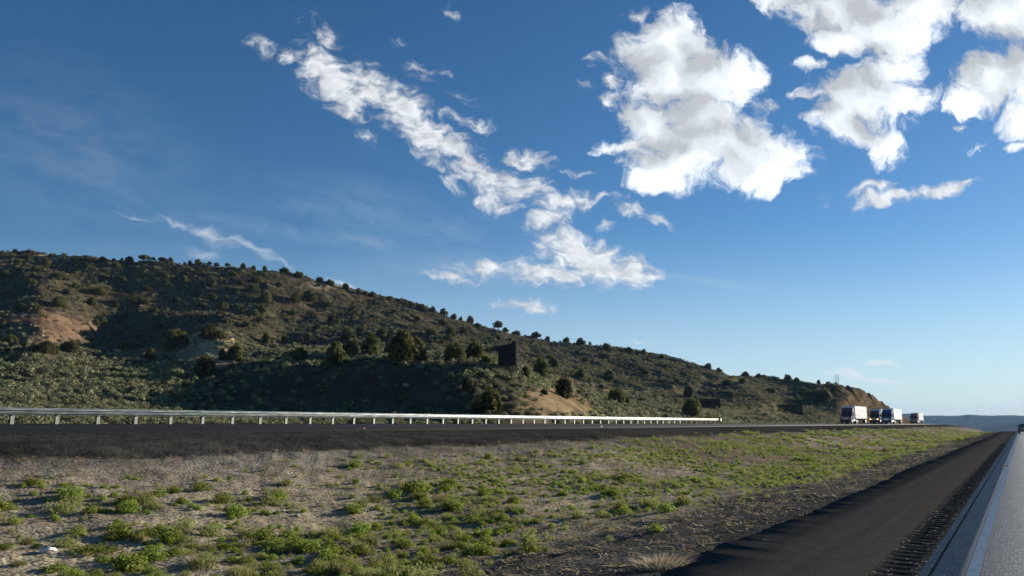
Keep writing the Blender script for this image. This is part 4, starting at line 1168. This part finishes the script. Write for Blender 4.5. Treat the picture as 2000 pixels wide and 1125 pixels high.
for i, (x, yb, r, w, lab) in enumerate(((1825, 820, 3900, 11, 'long pale building far off on the mesa slope'), (1917.5, 830.5, 3300, 5, 'tiny pale building far off on the valley floor'))):
    X, Y, g = at(x, yb, r)
    z = EYE + r * ray(x, yb)[1]
    o = empty('far_building', (X, Y, max(g - .5, g)), .5, lab, 'building', 'pale buildings in the valley')
    MB().box(-w / 2, w / 2, -w / 4, w / 4, -1, 5.0).build('wall', MAT_PALEWALL, o)
    MB().loft([[(-w / 2 - .3, -w / 4 - .3, 5.003), (w / 2 + .3, -w / 4 - .3, 5.003), (w / 2 + .3, w / 4 + .3, 5.003), (-w / 2 - .3, w / 4 + .3, 5.003)], [(-w / 2 - .3, -.05, 7), (w / 2 + .3, -.05, 7), (w / 2 + .3, .05, 7), (-w / 2 - .3, .05, 7)]]).build('roof', MAT_PALEWALL, o)
    MB().box(-w * .1, w * .1, -w / 4 - .06, -w / 4 - .01, -.9, 2.8).build('door', MAT_GREYPOLE, o)

# ------------------------------------------------------------------ small things on the ground
def rpm(X, Y, Z, label):
    o = empty('road_reflector', (X, Y, Z), 0, label, 'road reflector', 'amber road reflectors')
    MB().loft([[(-.055, -.05, 0), (.055, -.05, 0), (.055, .05, 0), (-.055, .05, 0)], [(-.045, -.022, .02), (.045, -.022, .02), (.045, .022, .02), (-.045, .022, .02)]]).build('housing', MAT_REFL_Y, o)
    MB().add([(-.046, -.0515, .003), (.046, -.0515, .003), (.04, -.0275, .0185), (-.04, -.0275, .0185), (-.046, -.049, .003), (.046, -.049, .003), (.04, -.025, .0185), (-.04, -.025, .0185)], [(0, 1, 2, 3), (4, 7, 6, 5), (0, 4, 5, 1), (1, 5, 6, 2), (2, 6, 7, 3), (3, 7, 4, 0)]).build('lens', MAT_REFL_Y, o)
    o.scale = (1.15, 1.15, 1.6)
for x, y, lab in ((1962.3, 910, 'nearest amber reflector on the near road edge line'), (1972.5, 873, 'second amber reflector along the near road edge line'), (1977.5, 859, 'farthest amber reflector along the near road edge line')):
    a, t = ray(x, y); r = EYE / -t; yy = r * math.cos(a)
    for _ in range(4): r = (EYE - float(Zown(yy))) / -t; yy = r * math.cos(a)
    rpm(-.60, yy, float(Zown(yy)) + .006, lab)
for x, lab in ((710, 'amber reflector on the opposite road, the left one'), (1174, 'amber reflector on the opposite road, the right one')):
    a = ray(x, 838)[0]; Dd = 27.6; yy = Dd / math.tan(-a); rpm(-Dd, yy, float(Zopp(yy, Dd)) + .002, lab)

def rock(x, y, w, name, label, cat, mat, flat=.6, seed=0):
    p, r = hit(x, y); s = pxm(r, x); V, F, T = stone_arrays(800 + seed)
    from mathutils import noise as mn
    import bmesh
    bm = bmesh.new()
    vs = [bm.verts.new(v) for v in V]
    for f in F: bm.faces.new([vs[i] for i in f])
    bmesh.ops.subdivide_edges(bm, edges=bm.edges[:], cuts=2, use_grid_fill=True)
    for v in bm.verts: v.co += v.co.normalized() * .13 * mn.noise(v.co * 2.7 + Vector((seed, 0, 0)))
    me = bpy.data.meshes.new(name); bm.to_mesh(me); bm.free(); me.materials.append(mat)
    o = link(name, me); k = w / s / 1.5; o.scale = (k, k, k * flat); o.location = p + Vector((0, 0, k * flat * .25)); o.rotation_euler = (0, 0, seed * 1.3)
    tag(o, label, cat)
rock(93, 1078, 26, 'rock', 'white rock lying among weeds in the bottom left foreground', 'rock', MAT_ROCKW, .6, 1)
rock(1432, 906, 7, 'rock', 'pale rock on bare ground in the right part of the median', 'rock', MAT_ROCKW, 1.0, 2)
rock(1386, 909, 9, 'rock', 'small pale rock left of another on the median', 'rock', MAT_ROCKW, .8, 3)
rock(1567, 826, 6, 'rock', 'white stone by the opposite road beyond the low billboard', 'rock', MAT_ROCKW, 1.0, 4)
rock(969, 797, 9, 'boulder', 'pale boulder at the right foot of the biggest juniper behind the guardrail', 'boulder', MAT_ROCK, 1.0, 5)
rock(1085, 952, 8, 'rock', 'pale rock near the vivid green weed patches', 'rock', MAT_ROCKW, .8, 6)
rock(230, 688, 14, 'boulder', 'grey boulder in the shaded gully on the hill', 'boulder', MAT_ROCK, .8, 7)
rock(1638, 1012, 9, 'stone', 'dark stone at the ragged edge of the shoulder gravel', 'stone', MAT_PEB, .7, 8)
rock(1648, 883, 9, 'stone', 'dark stone near the shoulder in the far right of the median', 'stone', MAT_DARKMET, .7, 9)
def litter(x, y, w, label, mat=MAT_LITTER, name='paper_scrap', cat='litter', onroad=False):
    p, r = hit(x, y); s = pxm(r, x); k = w / s
    if onroad:
        a, t = ray(x, y); r = 8.0
        for _ in range(6): yy = r * math.cos(a); r = (EYE - float(Zown(yy))) / -t
        p = Vector((r * math.sin(a), r * math.cos(a), float(Zown(r * math.cos(a))) + .006)); k = w / pxm(r, x)
    rng = np.random.default_rng(int(x)); n = 7; V, F = [], []
    for i in range(n):
        for j in range(4):
            V.append((k * (i / (n - 1) - .5), k * .22 * (j / 3 - .5) * (1 - .4 * abs(i / (n - 1) - .5) * 2), .012 + k * .07 * rng.random()))
    for i in range(n - 1):
        for j in range(3): a = i * 4 + j; F.append((a, a + 1, a + 5, a + 4))
    o = MB().add(V, F).build(name, mat); o.location = p; o.rotation_euler = (0, 0, YAW + rng.uniform(-.3, .3)); tag(o, label, cat)
litter(499, 873, 14, 'white paper scrap at the foot of the dark bank, left one')
litter(744, 865, 10, 'white paper scrap at the foot of the dark bank, right one')
litter(375, 1058, 15, 'pale flat scrap lying on the foreground soil')
litter(873, 993, 6, 'tiny white scrap among weeds in the middle of the median')
litter(757, 1022, 11, 'crumpled white scrap among dark weeds left of the centre')
litter(1496, 1057, 12, 'white scrap lying on the dark shoulder', onroad=True)
litter(1565, 996, 16, 'pale strip lying at the ragged edge of the shoulder')
litter(205, 904, 24, 'curved black tyre scrap on the bare soil, left one', MAT_RUBBER, 'tyre_scrap', 'tyre scrap')
litter(274, 913, 14, 'short black tyre scrap on the bare soil, right one', MAT_RUBBER, 'tyre_scrap', 'tyre scrap')
litter(70, 932, 42, 'long black tyre strip on the bare soil at the left', MAT_RUBBER, 'tyre_scrap', 'tyre scrap')
litter(135, 950, 14, 'small black tyre piece in front of the long strip', MAT_RUBBER, 'tyre_scrap', 'tyre scrap')
def stick():
    pts = []
    for x, y in ((1060, 1083), (1075, 1088), (1095, 1088), (1115, 1080)):
        p, r = hit(x, y); pts.append(p + Vector((0, 0, .02)))
    o = empty('fallen_branch', pts[1], 0, 'thin curved dark branch lying on the ground right of the bottom centre', 'branch')
    MB().tube([tuple(p - pts[1]) for p in pts], [.012, .018, .016, .006], 6).build('stem', MAT_BARK, o)
    MB().tube([tuple(pts[2] - pts[1]), tuple(pts[2] - pts[1] + Vector((.1, .12, .05)))], [.008, .003], 5).build('twig', MAT_BARK, o)
stick()
# pale dead weed against the shoulder
def dead_weed():
    p, r = hit(1290, 1112); s = pxm(r, 1290)
    me = mk('dead_weed', tuft_arrays(900, 420, 1.0, .5, .9, .010), MAT_DRYWEED)
    o = link('dead_weed', me); o.location = p - Vector((0, 0, .02)); o.scale = (92 / s, 50 / s, 34 / s); o.rotation_euler = (0, 0, YAW + .35)
    tag(o, 'pale straw coloured dead weed at the bottom edge of the dark shoulder', 'weed')
dead_weed()

# ------------------------------------------------------------------ air
def haze():
    o = MB().box(-9000, 9000, -3000, 9000, -75, 130).build('haze', MAT_SOIL)
    m = bpy.data.materials.new('thin_air'); m.use_nodes = True; nt = m.node_tree; nt.nodes.clear()
    v = nt.nodes.new('ShaderNodeVolumePrincipled'); v.inputs['Color'].default_value = (0.38, 0.62, 1.0, 1); v.inputs['Density'].default_value = HAZE
    v.inputs['Anisotropy'].default_value = 0.0
    ou = nt.nodes.new('ShaderNodeOutputMaterial'); nt.links.new(v.outputs[0], ou.inputs['Volume'])
    o.data.materials.clear(); o.data.materials.append(m)
    tag(o, 'thin bluish air between the road and the far mesas', 'haze', None, 'stuff')
HAZE = 0.000068
haze()
# ------------------------------------------------------------------ light, sky and air
SUN_EL, SUN_AZ = math.radians(12.5), math.radians(21)
sd = bpy.data.lights.new('sun', 'SUN'); sd.energy = 5.0; sd.angle = math.radians(0.53); sd.color = (1.0, 0.93, 0.80)
so = bpy.data.objects.new('sun', sd); COL.objects.link(so)
dv = Vector((math.cos(SUN_EL) * math.sin(SUN_AZ), math.cos(SUN_EL) * math.cos(SUN_AZ), math.sin(SUN_EL)))
so.rotation_euler = dv.to_track_quat('Z', 'Y').to_euler(); so.location = (0, 0, 60)

W = bpy.data.worlds.new('World'); SC.world = W; W.use_nodes = True
wt = W.node_tree; wt.nodes.clear()
sky = wt.nodes.new('ShaderNodeTexSky'); sky.sky_type = 'NISHITA'; sky.sun_disc = False
sky.sun_elevation = SUN_EL; sky.sun_rotation = SUN_AZ
sky.altitude = 1900; sky.air_density = 1.0; sky.dust_density = 0.25; sky.ozone_density = 2.0
bg = wt.nodes.new('ShaderNodeBackground'); bg.inputs['Strength'].default_value = 0.052
out = wt.nodes.new('ShaderNodeOutputWorld'); wt.links.new(bg.outputs[0], out.inputs['Surface'])

def vmath(op, a, b=None, scale=None):
    n = wt.nodes.new('ShaderNodeVectorMath'); n.operation = op
    for i, v in enumerate((a, b)):
        if v is None: continue
        if isinstance(v, tuple): n.inputs[i].default_value = v
        else: wt.links.new(v, n.inputs[i])
    if scale is not None:
        if isinstance(scale, (int, float)): n.inputs['Scale'].default_value = scale
        else: wt.links.new(scale, n.inputs['Scale'])
    return n.outputs['Value'] if op in ('DOT_PRODUCT', 'LENGTH') else n.outputs['Vector']
tc = wt.nodes.new('ShaderNodeTexCoord'); dirv = tc.outputs['Generated']
FWD = (-math.sin(YAW), math.cos(YAW), 0.0); RGT = (math.cos(YAW), math.sin(YAW), 0.0)
fdot = math_(wt, 'MAXIMUM', vmath('DOT_PRODUCT', dirv, FWD), 0.05)
inv = math_(wt, 'DIVIDE', 1.0, fdot)
u = math_(wt, 'MULTIPLY', vmath('DOT_PRODUCT', dirv, RGT), inv)
v = math_(wt, 'MULTIPLY', vmath('DOT_PRODUCT', dirv, (0., 0., 1.)), inv)
cb = wt.nodes.new('ShaderNodeCombineXYZ'); wt.links.new(u, cb.inputs[0]); wt.links.new(v, cb.inputs[1])
P0 = cb.outputs[0]
def uv_of(x, y):
    dy = PH / 2 - y; up = dy * CP + FPX * SP; fw = FPX * CP - dy * SP
    return (x - 1000) / fw, up / fw, fw
def wnoise(vec, scale, detail, rough=0.55, color=False, lac=2.0):
    n = wt.nodes.new('ShaderNodeTexNoise'); n.noise_dimensions = '2D'
    n.inputs['Scale'].default_value = scale; n.inputs['Detail'].default_value = detail; n.inputs['Roughness'].default_value = rough; n.inputs['Lacunarity'].default_value = lac
    wt.links.new(vec, n.inputs['Vector'])
    return n.outputs['Color'] if color else n.outputs['Fac']
def stretch(vec, sx, sy, rot):
    mp = wt.nodes.new('ShaderNodeMapping'); mp.vector_type = 'TEXTURE'
    mp.inputs['Rotation'].default_value = (0, 0, rot); mp.inputs['Scale'].default_value = (sx, sy, 1)
    wt.links.new(vec, mp.inputs['Vector']); return mp.outputs['Vector']
def warped(vec, amp, scale, detail):
    c = wnoise(vec, scale, detail, 0.6, True)
    return vmath('ADD', vec, vmath('SCALE', vmath('SUBTRACT', c, (0.5, 0.5, 0.5)), None, amp))
def field(vec, blobs):
    """union of soft blobs: photo x, photo y, half sizes, tilt (deg, anticlockwise), weight"""
    acc = None
    for (x, y, rx, ry, rot, w) in blobs:
        cu, cv, fw = uv_of(x, y)
        mp = wt.nodes.new('ShaderNodeMapping'); mp.vector_type = 'TEXTURE'
        mp.inputs['Location'].default_value = (cu, cv, 0); mp.inputs['Rotation'].default_value = (0, 0, math.radians(rot))
        mp.inputs['Scale'].default_value = (rx / fw, ry / fw, 1)
        wt.links.new(vec, mp.inputs['Vector'])
        g = wt.nodes.new('ShaderNodeTexGradient'); g.gradient_type = 'SPHERICAL'; wt.links.new(mp.outputs[0], g.inputs['Vector'])
        t = g.outputs['Fac'] if w == 1 else math_(wt, 'MULTIPLY', g.outputs['Fac'], w)
        acc = t if acc is None else math_(wt, 'MAXIMUM', acc, t)
    return acc
CUM = [ # the big one
 (1300,80,95,85,0,1),(1300,150,125,95,0,1),(1400,150,120,95,-20,1),(1450,150,65,80,0,.9),(1310,60,70,70,0,.9),(1260,110,75,80,0,.9),(1270,250,75,85,10,.9),(1370,240,130,90,0,1),(1420,290,190,90,-8,1),(1330,320,150,65,5,1),(1290,345,95,32,8,.9),(1470,330,80,60,0,.9),(1500,290,90,55,-12,.9),(1215,285,85,26,5,.75),
 # upper right
 (1640,20,150,80,-8,1),(1720,50,150,75,0,1),(1560,-10,110,60,0,.9),(1800,5,90,70,0,1),(1640,80,90,40,-10,.9),
 (1740,130,70,75,0,.85),(1690,200,130,80,-8,1),(1750,190,100,60,0,.9),(1640,240,85,55,-15,.9),(1720,280,75,50,-10,.9),(1580,190,45,20,-8,.7),(1590,130,50,22,-5,.62),
 (1960,30,110,90,0,1),(1940,150,110,75,10,1),(2010,130,120,110,0,1),(1900,190,80,45,15,.85),(1990,230,60,60,0,.7),(1995,283,38,18,0,.65),(1920,285,40,14,30,.5)]
ALT = [ (640,150,95,55,-35,.9),(680,200,75,40,-30,.8),(610,110,65,30,-25,.7),(565,108,28,22,-20,.6),(720,170,100,55,-40,.95),(790,215,110,60,-42,1),(850,280,110,50,-38,1),(920,310,110,45,-35,1),(975,350,100,42,-30,1),(1010,370,75,45,0,.9),(985,395,60,25,-20,.8),(885,360,38,18,-10,.7),(950,250,26,22,0,.7),(1030,305,62,28,-12,.8),(1120,335,40,10,0,.45),(900,235,45,16,-20,.5),
 (1090,400,80,30,8,.75),(1060,430,65,28,20,.75),(1170,385,40,12,0,.5),(1230,400,55,18,-20,.7),(1280,420,55,14,-22,.55),(1120,488,110,48,-12,1.25),(1190,520,115,55,-8,1.35),(1235,528,70,40,-5,1.1),(1080,532,140,34,0,1.05),(960,530,110,24,-5,.8),(880,545,70,18,-12,.7),(1230,530,60,34,-5,.9),(1010,597,75,17,-6,.8),(1180,440,28,12,0,.55),
 (1730,385,90,17,6,1.05),(1795,376,70,15,10,.95),(1865,362,75,17,12,1.05),(1700,368,55,13,5,.85),(1890,352,40,12,12,.9),(1600,388,26,12,-10,.45),
 (1165,120,34,22,20,.55),(1142,168,26,13,-10,.5),(1187,196,30,22,-20,.55),(1208,236,26,16,0,.6),(1195,160,24,18,20,.5),(1500,215,30,24,-20,.5),(1665,255,18,10,0,.5),(1868,255,22,12,0,.62),(1240,30,30,22,10,.55),(840,135,70,28,-25,.45),(905,190,45,18,-20,.35),(620,60,70,30,-30,.36),(510,80,60,26,-35,.36),(720,280,50,22,-30,.42),(880,20,40,18,-30,.3),(770,70,30,16,-10,.3)]
WISP = [ (350,440,70,16,-28,.62),(420,468,100,24,-24,.72),(490,488,90,22,-22,.7),(550,508,70,14,-20,.55),(400,495,60,12,-6,.6),(270,428,60,10,-8,.6),(680,560,60,9,-14,.9),
 (1705,698,48,8,4,1.3),(1655,731,70,9,-3,1.5),(1715,736,65,7,-3,1.4),(1960,781,110,7,3,1.4),(1250,668,40,5,-8,.6),(1720,790,60,4,0,.4)]
HAZY = [ (600,455,560,26,-7.2,.55),(1340,545,260,12,-7.5,.5),(780,430,420,90,-12,.4),(160,300,380,200,-30,.26),(900,520,300,50,0,.4)]
pw = warped(warped(P0, 0.060, 7.0, 3), 0.030, 24.0, 7)
fA = field(pw, CUM)
fA2 = field(vmath('ADD', pw, (0.030, -0.024, 0.0)), CUM)
billow = wnoise(pw, 20.0, 12, 0.68)
dA = math_(wt, 'ADD', fA, math_(wt, 'MULTIPLY', math_(wt, 'MULTIPLY', math_(wt, 'SUBTRACT', billow, 0.5), 1.5), maprange(wt, fA, 0.0, 0.14)))
aA = maprange(wt, dA, 0.05, 0.54)
# light comes from the lower right: compare each billow with its neighbour on that side
lgt = vmath('ADD', pw, (0.016, -0.010, 0.0))
b2 = wnoise(lgt, 18.0, 6, 0.55)
relief = math_(wt, 'SUBTRACT', billow, b2)
soft = wnoise(vmath('ADD', pw, (3.1, 1.7, 0.)), 6.0, 5, 0.5)
thick = maprange(wt, math_(wt, 'ADD', fA, math_(wt, 'MULTIPLY', math_(wt, 'SUBTRACT', soft, 0.5), 0.9)), 0.18, 0.70)
side = math_(wt, 'SUBTRACT', fA, fA2)
lumA = math_(wt, 'ADD', math_(wt, 'SUBTRACT', 0.93, math_(wt, 'MULTIPLY', thick, 0.25)), math_(wt, 'MULTIPLY', relief, 0.55))
lumA = math_(wt, 'MAXIMUM', math_(wt, 'ADD', lumA, math_(wt, 'MULTIPLY', side, 0.75)), 0.56)
ps = warped(warped(P0, 0.05, 8.0, 3), 0.02, 30.0, 4)
fB = field(ps, [(x, y, a * 1.1, b * 1.12, r, w) for x, y, a, b, r, w in ALT])
rip = wnoise(stretch(ps, 1.0, 0.6, math.radians(-12)), 34.0, 9, 0.66)
gap = wnoise(stretch(ps, 1.0, 0.7, math.radians(25)), 13.0, 4, 0.55)
rip = math_(wt, 'ADD', math_(wt, 'MULTIPLY', rip, 0.62), math_(wt, 'MULTIPLY', gap, 0.38))
dB = math_(wt, 'ADD', fB, math_(wt, 'MULTIPLY', math_(wt, 'MULTIPLY', math_(wt, 'SUBTRACT', rip, 0.5), 2.6), maprange(wt, fB, 0.0, 0.22)))
aB = math_(wt, 'MULTIPLY', maprange(wt, dB, 0.06, 0.86), 0.90)
lumB = math_(wt, 'ADD', 0.70, math_(wt, 'MULTIPLY', math_(wt, 'SUBTRACT', rip, wnoise(stretch(vmath('ADD', ps, (0.010, -0.006, 0.)), 1.0, 0.6, math.radians(-12)), 34.0, 5, 0.6)), 0.8))
lumB = math_(wt, 'ADD', lumB, math_(wt, 'MULTIPLY', maprange(wt, dB, 0.3, 0.9), 0.12))
fC = field(ps, WISP)
wis = wnoise(stretch(ps, 1.0, 0.28, math.radians(-12)), 26.0, 7, 0.6)
aC = math_(wt, 'MULTIPLY', maprange(wt, math_(wt, 'ADD', fC, math_(wt, 'MULTIPLY', math_(wt, 'MULTIPLY', math_(wt, 'SUBTRACT', wis, 0.5), 0.9), maprange(wt, fC, 0.0, 0.2))), 0.12, 0.95), 0.6)
fD = field(P0, HAZY)
aD = math_(wt, 'MULTIPLY', math_(wt, 'MULTIPLY', fD, maprange(wt, wnoise(stretch(ps, 1.0, 0.3, math.radians(-14)), 9.0, 6, 0.6), 0.25, 0.75)), 0.55)

CLOUD = 10.0            # at strength 0.1 a sunlit cloud is about white
def grey(lum, tint):
    n = wt.nodes.new('ShaderNodeVectorMath'); n.operation = 'SCALE'; n.inputs[0].default_value = tint
    wt.links.new(math_(wt, 'MULTIPLY', math_(wt, 'MAXIMUM', lum, 0.25), CLOUD), n.inputs['Scale']); return n.outputs[0]
tint = wt.nodes.new('ShaderNodeHueSaturation'); tint.inputs['Saturation'].default_value = 1.24; tint.inputs['Value'].default_value = 1.04
wt.links.new(sky.outputs[0], tint.inputs['Color'])
c = tint.outputs['Color']
c = mixc(wt, 1.0, c, (1.0, 1.02, 1.07), 'MULTIPLY')
low = math_(wt, 'MULTIPLY', maprange(wt, v, 0.27, -0.03), 0.68)
c = mixc(wt, low, c, (5.2, 6.6, 7.7))       # pale band of air along the horizon
c = mixc(wt, aD, c, (5.2, 6.3, 7.2))
c = mixc(wt, aC, c, (7.6, 8.2, 8.6))
c = mixc(wt, aB, c, grey(lumB, (0.96, 0.99, 1.02)))
c = mixc(wt, aA, c, grey(lumA, (0.93, 0.985, 1.05)))
wt.links.new(c, bg.inputs['Color'])

SC.view_settings.view_transform = 'Standard'; SC.view_settings.look = 'None'
SC.view_settings.exposure = 1.0; SC.view_settings.gamma = 1.0; SC.view_settings.use_curve_mapping = False
